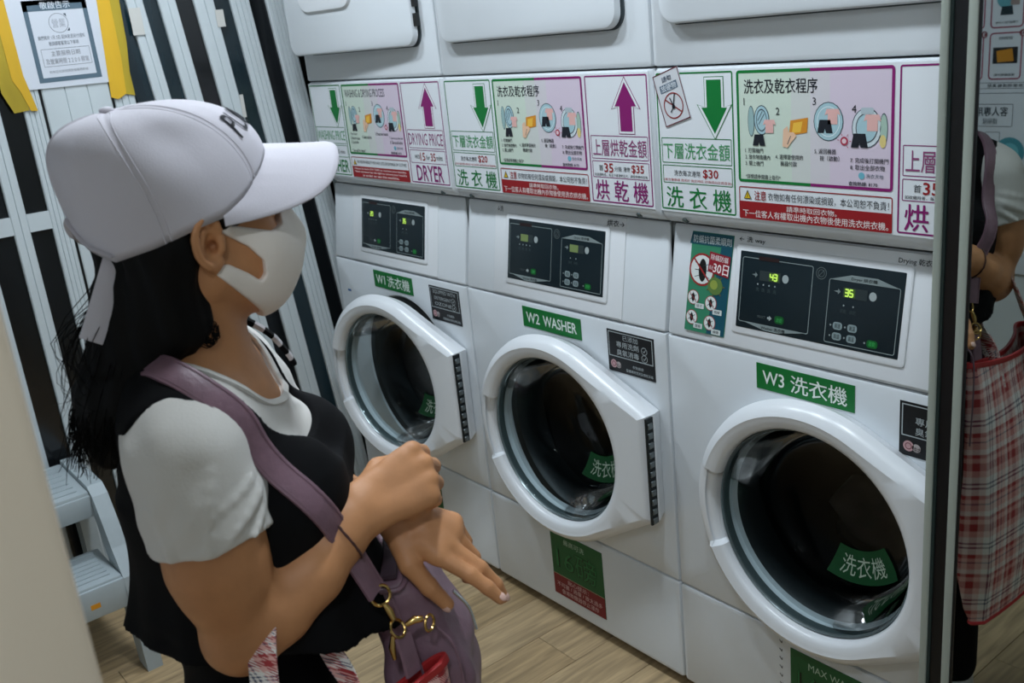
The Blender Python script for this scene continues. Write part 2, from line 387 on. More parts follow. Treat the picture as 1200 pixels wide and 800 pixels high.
# (wall faces +y, seen from the front x runs right to left)
for k in range(4):
    u0 = -1.526 + k * .112; u1 = u0 + .096; cx = (u0 + u1) / 2
    pcard(u0, u1, 1.448, 1.59); pcard(u0, u1, 1.302, 1.436)
    P.circ(cx + .004, 1.53, .028, (96, 160, 172), 2); P.poly([(cx - .034, 1.545), (cx - .008, 1.545), (cx - .008, 1.51), (cx - .034, 1.51)], (150, 132, 128), 3)
    P.poly([(cx - .014, 1.508), (cx + .016, 1.508), (cx + .02, 1.484), (cx - .018, 1.484)], (24, 44, 52), 4)
    P.text('打開機門放入衣物', cx - .032, cx + .032, 1.460, 1.467, INK)
    P.text('選擇要使用的', cx - .02, cx + .02, 1.415, 1.424, INK)
    P.rect(cx - .036, cx + .036, 1.348, 1.394, (24, 30, 34), 2); P.poly([(cx - .026, 1.354), (cx + .022, 1.352), (cx + .026, 1.384), (cx - .02, 1.39)], (196, 132, 36), 3)
    P.text('機器編號付款', cx - .03, cx + .03, 1.312, 1.32, INK)
    P.circ(cx - .048, 1.432, .010, (120, 36, 52), 4); P.text(str(k + 2), cx - .052, cx - .044, 1.426, 1.438, PAPER, 5)
P.rect(-2.0, -1.22, 1.262, 1.264, (120, 126, 132)); P.frame(-1.56, -1.20, 1.276, 1.294, .0015, (110, 112, 120), 1, .002)
P.text('注意事項請看清楚', -1.55, -1.43, 1.280, 1.290, INK)
P.frame(-1.51, -1.36, 1.165, 1.232, .002, (110, 114, 120), 1, .004); P.text('客人專用', -1.495, -1.40, 1.196, 1.224, (60, 68, 76), 2, .02); P.text('請稍候', -1.465, -1.42, 1.172, 1.19, (60, 68, 76), 2)
P.frame(-1.475, -1.43, 1.08, 1.15, .002, (120, 126, 132), 1, .003); P.circ(-1.505, 1.09, .045, (70, 140, 152), 2); P.circ(-1.505, 1.09, .028, (104, 176, 186), 3)
P.build('illustration', lambda u, v, h: (-u, FY0 + .012 + h, v), pp)

# ---- grey plastic two-step stool
st = tag(empty('step_stool', (0, 0, 0)), 'grey plastic two-step stool standing by the glass door', 'stool')
SG = mat('stool_grey', (172, 182, 186), .5, noise=(20, .04, I3))
SY0, SY1 = -1.285, -.913
def tread(x0, x1, z, nm):
    o = box(nm, x0, x1, SY0 + .02, SY1 - .045, z - .035, z, SG, st, r=.008)
    for k in range(7):
        xx = x0 + .03 + k * (x1 - x0 - .06) / 6; box('grip_rib', xx - .004, xx + .004, SY0 + .05, SY1 - .07, z - .001, z + .0025, SG, o)
tread(-.085, .20, .50, 'top_step'); tread(.13, .345, .30, 'lower_step')
box('apron', .185, .205, SY0 + .02, SY1 - .03, .425, .49, SG, st, r=.006)
ap = box('apron', .33, .352, SY0 + .02, SY1 - .03, .205, .292, SG, st, r=.006)
box('warning_tag', .3515, .3528, -1.055, -1.03, .236, .25, mat('tag_orange', (224, 150, 30), .5), ap)
prof = [(-.09, 0), (-.03, 0), (-.02, .42), (.0, .45), (.17, .45), (.20, .40), (.235, .30), (.27, .2), (.30, .0), (.37, 0), (.362, .2), (.352, .29), (.30, .36), (.262, .43), (.225, .49), (.19, .512), (-.075, .512), (-.09, .49)]
for y0, y1 in ((SY0, SY0 + .04), (SY1 - .05, SY1)):
    loft('side_frame', [[(a, y, b) for a, b in prof] for y in (y0 + .004, y0 + .0041, y1 - .004, y1 - .0039)], SG, st, smooth=None)
# ------------------------------------------------------------------ stacked washer-dryers
W = .686
NA = 72
DC = (.360, .553); DR = .255; HX = .668; HZ0, HZ1 = .442, .690
def _outline():
    pts = [(DR * math.cos(2 * math.pi * i / 180), DR * math.sin(2 * math.pi * i / 180)) for i in range(180)] + [(HX - DC[0], HZ0 - DC[1]), (HX - DC[0], HZ1 - DC[1])]
    pts = sorted(pts); h = []
    for seq in (pts, pts[::-1]):
        st_ = len(h)
        for p in seq:
            while len(h) - st_ >= 2 and (h[-1][0] - h[-2][0]) * (p[1] - h[-2][1]) - (h[-1][1] - h[-2][1]) * (p[0] - h[-2][0]) <= 0: h.pop()
            h.append(p)
        h.pop()
    return h
_OUT = _outline()
def hull_r(a):
    """distance from the door centre to its outline (circle + hinge flange) along angle a"""
    c, s = math.cos(a), math.sin(a)
    for p, q in zip(_OUT, _OUT[1:] + _OUT[:1]):
        ex, ey = q[0] - p[0], q[1] - p[1]; den = c * ey - s * ex
        if abs(den) < 1e-12: continue
        k = (p[0] * ey - p[1] * ex) / den; u = (p[0] * s - p[1] * c) / den
        if k > 0 and -1e-7 <= u <= 1 + 1e-7: return k
    return DR
def ring_pts(rf, y, n=NA): return [(DC[0] + rf(2 * math.pi * i / n) * math.cos(2 * math.pi * i / n), y, DC[1] + rf(2 * math.pi * i / n) * math.sin(2 * math.pi * i / n)) for i in range(n)]
ANG = sorted(set([2 * math.pi * i / 96 for i in range(96)] + [math.atan2(z - DC[1], HX - DC[0]) % (2 * math.pi) for z in (HZ0, HZ1)] + [math.radians(a) for a in (161, 163, 203, 205)]))
def ringA(rf, y): return [(DC[0] + rf(a) * math.cos(a), (y(a) if callable(y) else y), DC[1] + rf(a) * math.sin(a)) for a in ANG]
def grip(a): 
    d = math.degrees(a)
    return 1.0 if 163 <= d <= 203 else 0.0
BOWL_ = [(.199, -.040), (.194, -.030), (.188, -.004), (.183, .020), (.176, .050), (.166, .074), (.148, .092), (.120, .104), (.08, .111), (.04, .114), (.002, .115)]
BOWL = [tuple(p) for p in spline(BOWL_, 34)]
def bowl_y(r):
    for (r0, y0), (r1, y1) in zip(BOWL, BOWL[1:]):
        if r1 <= r <= r0: return y0 + (y1 - y0) * (r0 - r) / (r0 - r1)
    return .115
def sign(t, kind, price):
    en = kind == 'en'
    sh = box('instruction_sign', .006, .676, -.0012, .0004, 1.113, 1.374, mat('sign_sheet', (224, 228, 232), .35), t)
    P = Print()
    L0, L1, M0, M1, R0, R1 = .009, .188, .196, .492, .500, .672
    Z0, Z1 = 1.117, 1.370
    P.frame(L0, L1, Z0, Z1, .0028, GREEN); P.frame(R0, R1, Z0, Z1, .0028, PURP)
    n = 8
    for k in range(n):
        q = k / (n - 1); q = 0 if k < 3 else 1 if k > 4 else (.35, .65)[k - 3]
        c = tuple(int(a + (b - a) * q) for a, b in zip((202, 216, 202), (212, 198, 213)))
        P.rect(M0 + .002 + (M1 - M0 - .004) * k / n, M0 + .002 + (M1 - M0 - .004) * (k + 1) / n, 1.182, Z1 - .002, c, 1)
    P.frame(M0, M1, 1.180, Z1, .005, GREEN, 2, .006, (M0 + M1) / 2, PURP)
    # arrows
    def arrow(cx, up, col):
        h0, h1 = 1.262, 1.356; hw, sw = .029, .0165; hh = .046
        sgn = 1 if up else -1; tip, base = (h1, h0) if up else (h0, h1)
        def pts(e): return [(cx - sw - e, base - sgn * e), (cx + sw + e, base - sgn * e), (cx + sw + e, tip - sgn * (hh + e * .2)), (cx + hw + 2 * e, tip - sgn * (hh + e)), (cx, tip + sgn * 2 * e), (cx - hw - 2 * e, tip - sgn * (hh + e)), (cx - sw - e, tip - sgn * (hh + e * .2))]
        for e, c, z in ((.0055, col, 2), (.0042, PAPER, 3), (0, col, 4)):
            q = pts(e); P.poly(q if not up else q, c, z)
    arrow(.146, False, GREEN); arrow(.612, True, PURP)
    for x0, x1, col in ((L0, L1, GREEN), (R0, R1, PURP)):
        P.frame(x0 + .007, x1 - .006, 1.206, 1.253, .0014, col, 1, .002); P.frame(x0 + .007, x1 - .006, 1.168, 1.202, .0014, col, 1, .002)
    g2 = (70, 150, 96); p2 = (142, 70, 116)
    if en:
        P.text('WASHING PRICE', .02, .178, 1.216, 1.243, g2, 2); P.text('DRYING PRICE', .510, .662, 1.214, 1.244, p2, 2)
        P.text('HK$', .035, .065, 1.178, 1.19, INK); P.text('20', .07, .09, 1.175, 1.194, RED, 2, .02); P.text('for 35 mins', .1, .165, 1.178, 1.19, INK)
        P.text('HK$', .528, .55, 1.178, 1.19, INK); P.text('15', .553, .575, 1.175, 1.195, RED, 2, .01); P.text('for', .58, .596, 1.178, 1.19, INK); P.text('35', .60, .622, 1.175, 1.195, RED, 2, .01); P.text('mins', .626, .652, 1.178, 1.19, INK)
        P.text('WASHER', .022, .178, 1.125, 1.161, GREEN, 2, .012); P.text('DRYER', .528, .648, 1.123, 1.163, PURP, 2, .012)
        P.text('WASHING & DRYING PROCESS', .212, .42, 1.335, 1.356, (60, 62, 72), 3)
        P.text('NO RESPONSIBILITY FOR ANY LOSS OR DAMAGE OF CLOTHES', .228, .482, 1.155, 1.163, INK, 3)
        for k, s_ in enumerate(('Please be back ON TIME to retrieve your laundry.', 'Next customer has the right to remove your laundry', 'in order to use the machine.')):
            P.text(s_, .21 + .04 * (k == 2), .478 - .04 * (k == 2), 1.1355 - k * .0085, 1.1425 - k * .0085, (232, 214, 212), 4, .015)
    else:
        P.text('下層洗衣金額', .020, .178, 1.214, 1.244, g2, 2, .006); P.text('上層烘乾金額', .512, .662, 1.212, 1.246, p2, 2, .006)
        P.text('洗衣每次港幣', .044, .108, 1.182, 1.193, INK, 2); P.text('$' + price, .114, .150, 1.179, 1.197, RED, 2, .015)
        P.text('(首次優惠價 適用於 指定時段 詳情請向店員查詢)', .018, .18, 1.171, 1.177, (170, 70, 70), 2)
        P.text('首', .526, .538, 1.182, 1.194, INK); P.text('35', .541, .567, 1.179, 1.198, RED, 2, .015); P.text('分鐘: 港幣', .571, .614, 1.182, 1.192, INK); P.text('$35', .618, .652, 1.179, 1.197, RED, 2, .015)
        P.text('如欲續時者，每五分鐘港幣五元，請投幣續時使用', .512, .660, 1.171, 1.177, INK, 2)
        P.text('洗 衣 機', .022, .178, 1.122, 1.162, GREEN, 2, .010); P.text('烘 乾 機', .512, .660, 1.122, 1.164, PURP, 2, .012)
        P.text('洗衣及乾衣程序', .212, .358, 1.331, 1.355, INK, 3, .01)
        P.text('衣物如有任何漂染或損毀，本公司恕不負責！', .258, .486, 1.150, 1.164, INK, 3)
        P.text('注意', .229, .254, 1.149, 1.166, RED, 3, .02)
        P.text('請準時取回衣物。', .296, .394, 1.133, 1.143, (234, 222, 220), 4, .012); P.text('下一位客人有權取出機內衣物後使用洗衣烘衣機。', .204, .486, 1.1185, 1.1315, (234, 222, 220), 4, .012)
    P.rect(M0, M1, 1.115, 1.146, RED, 3, .002); P.frame(M0, M1, 1.115, 1.172, .0018, RED, 2, .004)
    P.poly([(.206, 1.150), (.223, 1.150), (.2145, 1.166)], (40, 36, 30), 3); P.poly([(.2085, 1.1515), (.2205, 1.1515), (.2145, 1.163)], (222, 186, 40), 4); P.rect(.2139, .2151, 1.1535, 1.160, (40, 36, 30), 5)
    # step drawings
    LN = (70, 84, 92); AQ = (166, 198, 206); PK = (226, 178, 172); BKC = (30, 34, 42)
    def shirt(cx, cz, s): P.poly([(cx - .008 * s, cz - .011 * s), (cx + .008 * s, cz - .011 * s), (cx + .008 * s, cz + .004 * s), (cx + .013 * s, cz + .002 * s), (cx + .010 * s, cz + .011 * s), (cx - .010 * s, cz + .011 * s), (cx - .013 * s, cz + .002 * s), (cx - .008 * s, cz + .004 * s)], PK, 6)
    def shorts(cx, cz, s): P.poly([(cx - .013 * s, cz - .010 * s), (cx - .002 * s, cz - .010 * s), (cx, cz - .004 * s), (cx + .002 * s, cz - .010 * s), (cx + .013 * s, cz - .010 * s), (cx + .009 * s, cz + .009 * s), (cx - .009 * s, cz + .009 * s)], BKC, 6)
    P.circ(.248, 1.287, .016, LN, 3, ry=.025); P.circ(.248, 1.287, .0145, AQ, 4, ry=.0235); P.circ(.226, 1.285, .007, LN, 3, ry=.026); P.circ(.226, 1.285, .006, (150, 180, 180), 4, ry=.0245)
    P.ring(.248, 1.287, .011, .0012, LN, 5, ry=.019); P.line((.242, 1.28), (.254, 1.298), .0012, LN, 5); P.line((.240, 1.286), (.25, 1.302), .0012, LN, 5)
    shirt(.264, 1.277, 1); shorts(.242, 1.254, 1)
    P.poly([(.303, 1.262), (.338, 1.268), (.340, 1.292), (.306, 1.287)], (214, 142, 46), 4); P.poly([(.309, 1.267), (.326, 1.268), (.33, 1.286), (.312, 1.283)], (236, 186, 70), 5)
    P.poly([(.290, 1.244), (.300, 1.242), (.308, 1.252), (.318, 1.262), (.312, 1.268), (.303, 1.268), (.300, 1.278), (.292, 1.272)], (230, 190, 160), 6); P.line((.300, 1.248), (.307, 1.262), .0012, LN, 7)
    P.circ(.378, 1.286, .0275, LN, 3, ry=.031); P.circ(.378, 1.286, .026, AQ, 4, ry=.0295); P.ring(.378, 1.286, .021, .001, (230, 240, 242), 5, ry=.024); shirt(.386, 1.294, 1.1); shorts(.372, 1.279, 1.1)
    P.circ(.407, 1.256, .007, (176, 60, 84), 5); P.circ(.407, 1.256, .004, (226, 200, 206), 6)
    for k in range(5): P.line((.407 + .009 * math.cos(k - 1), 1.256 + .009 * math.sin(k - 1)), (.407 + .0125 * math.cos(k - 1), 1.256 + .0125 * math.sin(k - 1)), .001, (176, 60, 84), 5)
    P.circ(.446, 1.277, .026, LN, 3, ry=.031); P.circ(.446, 1.277, .0245, (206, 218, 222), 4, ry=.0295); P.ring(.446, 1.277, .019, .0014, LN, 5, ry=.023); P.circ(.446, 1.277, .017, AQ, 5, ry=.021)
    P.circ(.475, 1.275, .007, LN, 3, ry=.025); P.circ(.475, 1.275, .006, (164, 190, 176), 4, ry=.023); P.circ(.474, 1.257, .0055, (220, 200, 130), 5, ry=.010); P.rect(.436, .458, 1.298, 1.308, (176, 190, 196), 6, .003)
    shirt(.456, 1.285, 1.15); shorts(.434, 1.258, 1.15)
    for s_, x_, z_ in (('1', .212, 1.318), ('2', .281, 1.302), ('3', .352, 1.318), ('4', .424, 1.306)): P.text(s_, x_ - .006, x_ + .006, z_ - .006, z_ + .006, INK, 4, keep=True)
    if en: cap = (('1. Open the door', .212, .25, 1.2355), ('2. Place the clothes', .212, .262, 1.2245), ('3. Close the door', .212, .252, 1.2135), ('4. Select machine', .275, .325, 1.2285), ('5. Press start button', .348, .412, 1.2385), ('7. Open the door when done', .418, .482, 1.228), ('8. Take out all clothes', .418, .478, 1.2175), ('* See wall for details *', .212, .285, 1.1905))
    else: cap = (('1. 打開機門', .212, .25, 1.2355), ('2. 放衣物進機內', .212, .264, 1.2245), ('3. 關上機門', .212, .25, 1.2135), ('4. 選擇要使用的', .275, .330, 1.2265), ('機器付款', .285, .318, 1.2155), ('5. 返回機器', .352, .392, 1.2385), ('按〔啟動〕', .362, .398, 1.2275), ('7. 完成後打開機門', .418, .484, 1.2265), ('8. 取出全部衣物', .418, .478, 1.2155), ('*詳情請參閱牆上指引*', .212, .285, 1.1905))
    for s_, x0, x1, z_ in cap: P.text(s_, x0, x1, z_ - .0042, z_ + .0042, INK, 4, .006)
    P.circ(.438, 1.2025, .0055, (110, 178, 196), 4); P.text('洗衣天地', .446, .476, 1.199, 1.206, (70, 90, 104), 4); P.text('查詢熱線: 8170', .415, .466, 1.186, 1.193, INK, 4, .015)
    P.build('sign_print', lambda u, v, h: (u, -.0012 - h, v), sh)

def seven(P, s, x, z, w, h, col, emit):
    segs = {'0': 'abcdef', '1': 'bc', '2': 'abged', '3': 'abgcd', '4': 'fgbc', '5': 'afgcd', '6': 'afgedc', '7': 'abc', '8': 'abcdefg', '9': 'abcdfg'}
    for i, ch in enumerate(s):
        o = x + i * w * 1.35; q = h / 2
        L = {'a': ((o, z + h), (o + w, z + h)), 'b': ((o + w, z + h), (o + w, z + q)), 'c': ((o + w, z + q), (o + w, z)), 'd': ((o, z), (o + w, z)), 'e': ((o, z), (o, z + q)), 'f': ((o, z + q), (o, z + h)), 'g': ((o, z + q), (o + w, z + q))}
        for k in segs[ch]:
            a, b = np.array(L[k][0]), np.array(L[k][1])
            d = (b - a) / np.linalg.norm(b - a); n = np.array([-d[1], d[0]]) * .0014
            P.poly([a - n, b - n, b + n, a + n], col, 6, emit)

def controls(t, lit, hand):
    """tilted fascia: v is the height along the slope"""
    z0, z1, dy = .860, 1.083, .036; ln = math.hypot(z1 - z0, dy); ez, ey = (z1 - z0) / ln, dy / ln
    F = lambda u, v, h: (u, .0 + (v - z0) / (z1 - z0) * dy - h * ez, v + h * ey)
    def slab(nm, x0, x1, v0, v1, h0, h1, r, m, par, rb=.002):
        rings = []
        for h, e in ((h0, 0), (h1 - rb, 0), (h1 - rb * .3, rb * .3), (h1, rb)):
            rings.append([F(a, b, h) for a, b in rr(x0 + e, x1 - e, v0 + e, v1 - e, max(r - e, .0004), 5)])
        return loft(nm, rings, m, par)
    fas = slab('control_fascia', .004, .682, .861, 1.082, -.03, 0, .006, WHITE, t, .005)
    slab('centre_plate', .118, .560, .866, 1.078, -.001, .0022, .002, WHITE2, fas, .0012)
    pl = slab('display_frame', .164, .516, .893, 1.058, .0, .0055, .008, WHITE2, t, .003)
    slab('display_panel', .176, .504, .906, 1.046, .004, .0064, .002, mat('panel_black', (17, 31, 37), .3, spec=.4), pl, .0006)
    P = Print(); SV = (128, 140, 140); DG = (54, 66, 68)
    x0, v0 = .176, .906
    P.frame(.182, .3335, .917, 1.036, .0014, SV, 1, .004); P.frame(.366, .498, .911, 1.020, .0014, SV, 1, .004)
    P.rect(.218, .262, 1.033, 1.040, (40, 24, 24), 2)
    P.poly([(.196, .9175), (.326, .9175), (.27, .908), (.242, .908)], SV, 2); P.text('Washer 洗衣機', .234, .286, .910, .9165, (20, 26, 28), 3, .01)
    P.poly([(.368, 1.019), (.456, 1.03), (.412, 1.03), (.496, 1.019)][:1] + [(.496, 1.019), (.456, 1.030), (.408, 1.030)], SV, 2); P.text('Dryer 烘衣機', .408, .456, 1.0205, 1.0275, (20, 26, 28), 3, .01)
    P.ring(.3495, 1.026, .0105, .0012, (90, 100, 100), 1); P.ring(.3495, 1.026, .0065, .001, (90, 100, 100), 1); P.line((.344, 1.02), (.355, 1.032), .001, (90, 100, 100), 1)
    for (cx, cz, dig, left) in ((.222, 1.006, lit[0], False), (.394, 1.000, lit[1], True)):
        P.rect(cx, cx + .046, cz - .009, cz + .009, (44, 54, 56), 2, .001)
        if dig is None: P.rect(cx + .001, cx + .028, cz - .008, cz + .008, (104, 122, 74), 3, emit=.25)
        else:
            ox = cx + (.004 if left or lit[2] == 1 else .023)
            P.rect(ox - .002, ox + .0195, cz - .0075, cz + .0075, (56, 84, 34), 3, emit=.25)
            seven(P, dig, ox + .001, cz - .0055, .0062, .011, (190, 226, 96), .55)
        P.circ(cx + .056, cz, .0068, (160, 170, 170), 2, 16, ry=.0075)
        P.poly([(cx - .017, cz), (cx - .009, cz + .002), (cx - .009, cz + .005), (cx - .004, cz), (cx - .009, cz - .005), (cx - .009, cz - .002)], (120, 132, 132), 2)
    for k in range(4):
        xx = .2195 + k * .0125; P.circ(xx, .990, .0017, (150, 160, 160), 2, 8); P.text('洗', xx - .0035, xx + .0035, .977, .984, (70, 84, 86), 2)
    for k in range(2):
        xx = .398 + k * .018; P.circ(xx, .978, .0016, (150, 160, 160), 2, 8); P.text('烘乾', xx - .006, xx + .006, .965, .972, (60, 72, 74), 2)
    P.text('SELECT', .224, .242, .930, .934, (90, 100, 100), 2); P.poly([(.246, .930), (.250, .930), (.250, .927), (.256, .932), (.250, .937), (.250, .934), (.246, .934)], (150, 160, 160), 2)
    P.rect(.262, .282, .925, .939, (16, 84, 36), 2, .005); P.text('啟動', .266, .278, .928, .936, (60, 160, 84), 3)
    for cx, cz in ((.390, .942), (.418, .942), (.390, .924), (.418, .924)):
        P.rect(cx - .009, cx + .009, cz - .0065, cz + .0065, (132, 148, 150), 2, .005); P.text('高溫', cx - .0055, cx + .0055, cz - .004, cz + .004, (40, 52, 54), 3); P.circ(cx - .0135, cz, .0018, (130, 140, 140), 2, 8)
    P.rect(.447, .467, .916, .929, (14, 92, 38), 2, .005); P.text('啟動', .451, .463, .919, .927, (60, 170, 84), 3); P.circ(.443, .9225, .0018, (130, 140, 140), 2, 8)
    P.build('panel_print', lambda u, v, h: F(u, v, .0064 + h), pl)
    if hand:
        HB = (26, 34, 38)
        H = Print(); K = Print()
        if hand == 2:
            H.text('↓洗', .128, .150, 1.060, 1.073, HB, 2); K.text('烘衣→', .505, .556, 1.058, 1.072, HB, 2, .012)
        else:
            H.text('← 洗 way', .168, .226, 1.060, 1.072, HB, 2, .006); K.text('Drying 乾衣 →', .486, .556, 1.058, 1.070, HB, 2, .006)
        for q in (H, K): tag(q.build('pen_writing', lambda u, v, h: F(u, v, .0024 + h), fas), kind='stuff')
    return F

def washer_door(t, deg, txt):
    d = empty('washer_door'); d.parent = t
    hy = .004
    d.location = (HX, hy, 0); d.rotation_euler = (0, 0, math.radians(deg))
    sh = lambda pts: [(p[0] - HX, p[1] - hy, p[2]) for p in pts]
    ro = hull_r
    YF = -.062
    rin = lambda e: (lambda a: .203 + e + .012 * grip(a))
    def inset(e): return lambda a: max(ro(a) - e, .215 + .001)
    yy = lambda y, g: (lambda a: y + g * grip(a))
    flank = lambda e: (lambda a: ro(a) - e)
    rings = [ringA(flank(.014), -.001), ringA(flank(.010), -.010), ringA(flank(0), yy(-.032, .0)), ringA(flank(.004), yy(-.045, .0)), ringA(flank(.013), yy(-.056, .006)), ringA(flank(.024), yy(YF, .012)),
             ringA(lambda a: .224 + .012 * grip(a), yy(YF + .002, .014)), ringA(rin(.010), yy(YF + .003, .014)), ringA(rin(.003), yy(YF + .008, .014)), ringA(rin(0), yy(YF + .016, .012)), ringA(lambda a: .203, -.012), ringA(lambda a: .203, -.001)]
    rings = [sh(r) for r in rings]
    o = loft('door_ring', rings, WHITE2, d, cap=(False, False), smooth=35)
    # back plate ring closing the door towards the machine
    mk('door_back', sh(ringA(flank(.014), -.001)) + sh(ringA(lambda a: .19, -.001)), [(i, len(ANG) + i, len(ANG) + (i + 1) % len(ANG), (i + 1) % len(ANG)) for i in range(len(ANG))], WHITE2, d)
    loft('trim_ring', [sh([(DC[0] + r * math.cos(2 * math.pi * i / 96), y, DC[1] + r * math.sin(2 * math.pi * i / 96)) for i in range(96)]) for r, y in ((.2035, -.02), (.2035, -.036), (.199, -.041), (.1965, -.036), (.195, -.02))], mat('trim_grey', (120, 132, 134), .25, metal=.6), d, cap=(False, False))
    n = 80
    g = loft('door_glass', [sh([(DC[0] + r * math.cos(2 * math.pi * i / n), y, DC[1] + r * math.sin(2 * math.pi * i / n)) for i in range(n)]) for r, y in BOWL], GLASS, d, cap=(False, True), smooth=80)
    # curved sticker on the bowl
    P = Print(); a0 = math.radians(-76)
    P.rect(-.062, .062, .088, .148, (12, 96, 44), 1)
    for k in range(10): pass
    P = Print()
    m_ = 12
    for k in range(m_):
        u0 = -.066 + .132 * k / m_; u1 = -.066 + .132 * (k + 1) / m_
        for j in range(4): P.rect(u0, u1, .094 + .015 * j, .109 + .015 * j, (10, 84, 40), 1)
    P.text(txt, -.048, .048, .104, .142, (206, 226, 206), 3, .0)
    def bf(u, v, h):
        # u along the arc, v = radius measured outwards from the bottom; text top points to the centre
        r = .094 + .154 - v; a = a0 + u / .125
        return (DC[0] + r * math.cos(a) - HX, bowl_y(r) - .003 - h * 3 - hy, DC[1] + r * math.sin(a))
    P.build('glass_sticker', bf, d)
    # hinge with knuckles
    hb = box('hinge', -.0005, .0045, -.0625 - hy, -.042 - hy, HZ0 + .002, HZ1 - .002, mat('hinge_dark', (38, 44, 46), .45, metal=.6), d)
    nk = 11
    for k in range(nk):
        za = HZ0 + .004 + (HZ1 - HZ0 - .008) * k / nk; zb = za + (HZ1 - HZ0 - .008) / nk * .62
        box('hinge_knuckle', .003, .0075, -.060 - hy, -.046 - hy, za, zb, STEEL, hb, r=.0012, seg=1)
    return d

def dryer_door(t, deg):
    d = empty('dryer_door'); d.parent = t; hx = .622
    d.location = (hx, -.006, 0); d.rotation_euler = (0, 0, math.radians(deg))
    x0, x1, z0, z1 = .043 - hx, 0, 1.455, 1.885
    rings = []
    for y, e in ((.0, .004), (-.003, 0), (-.010, 0), (-.016, .003), (-.018, .008)):
        rings.append([(a, y, b) for a, b in rr(x0 + e, x1 - e, z0 + e, z1 - e, .032, 7)])
    dp = loft('door_panel', rings, WHITE, d, smooth=35)
    # bevelled grip pocket at the free side
    rg = []
    for y, e in ((-.018, 0), (-.024, .004), (-.025, .010)): rg.append([(a, y, b) for a, b in rr(x0 + .085 + e, x0 + .345 - e, 1.562 + e, 1.80 - e, .045, 7)])
    loft('grip', rg, WHITE2, dp, smooth=35)
    if deg:
        for zz in (1.50, 1.545, 1.80): box('hinge', -.004, .010, -.012, -.002, zz, zz + .03, BLACK, d)
    return d

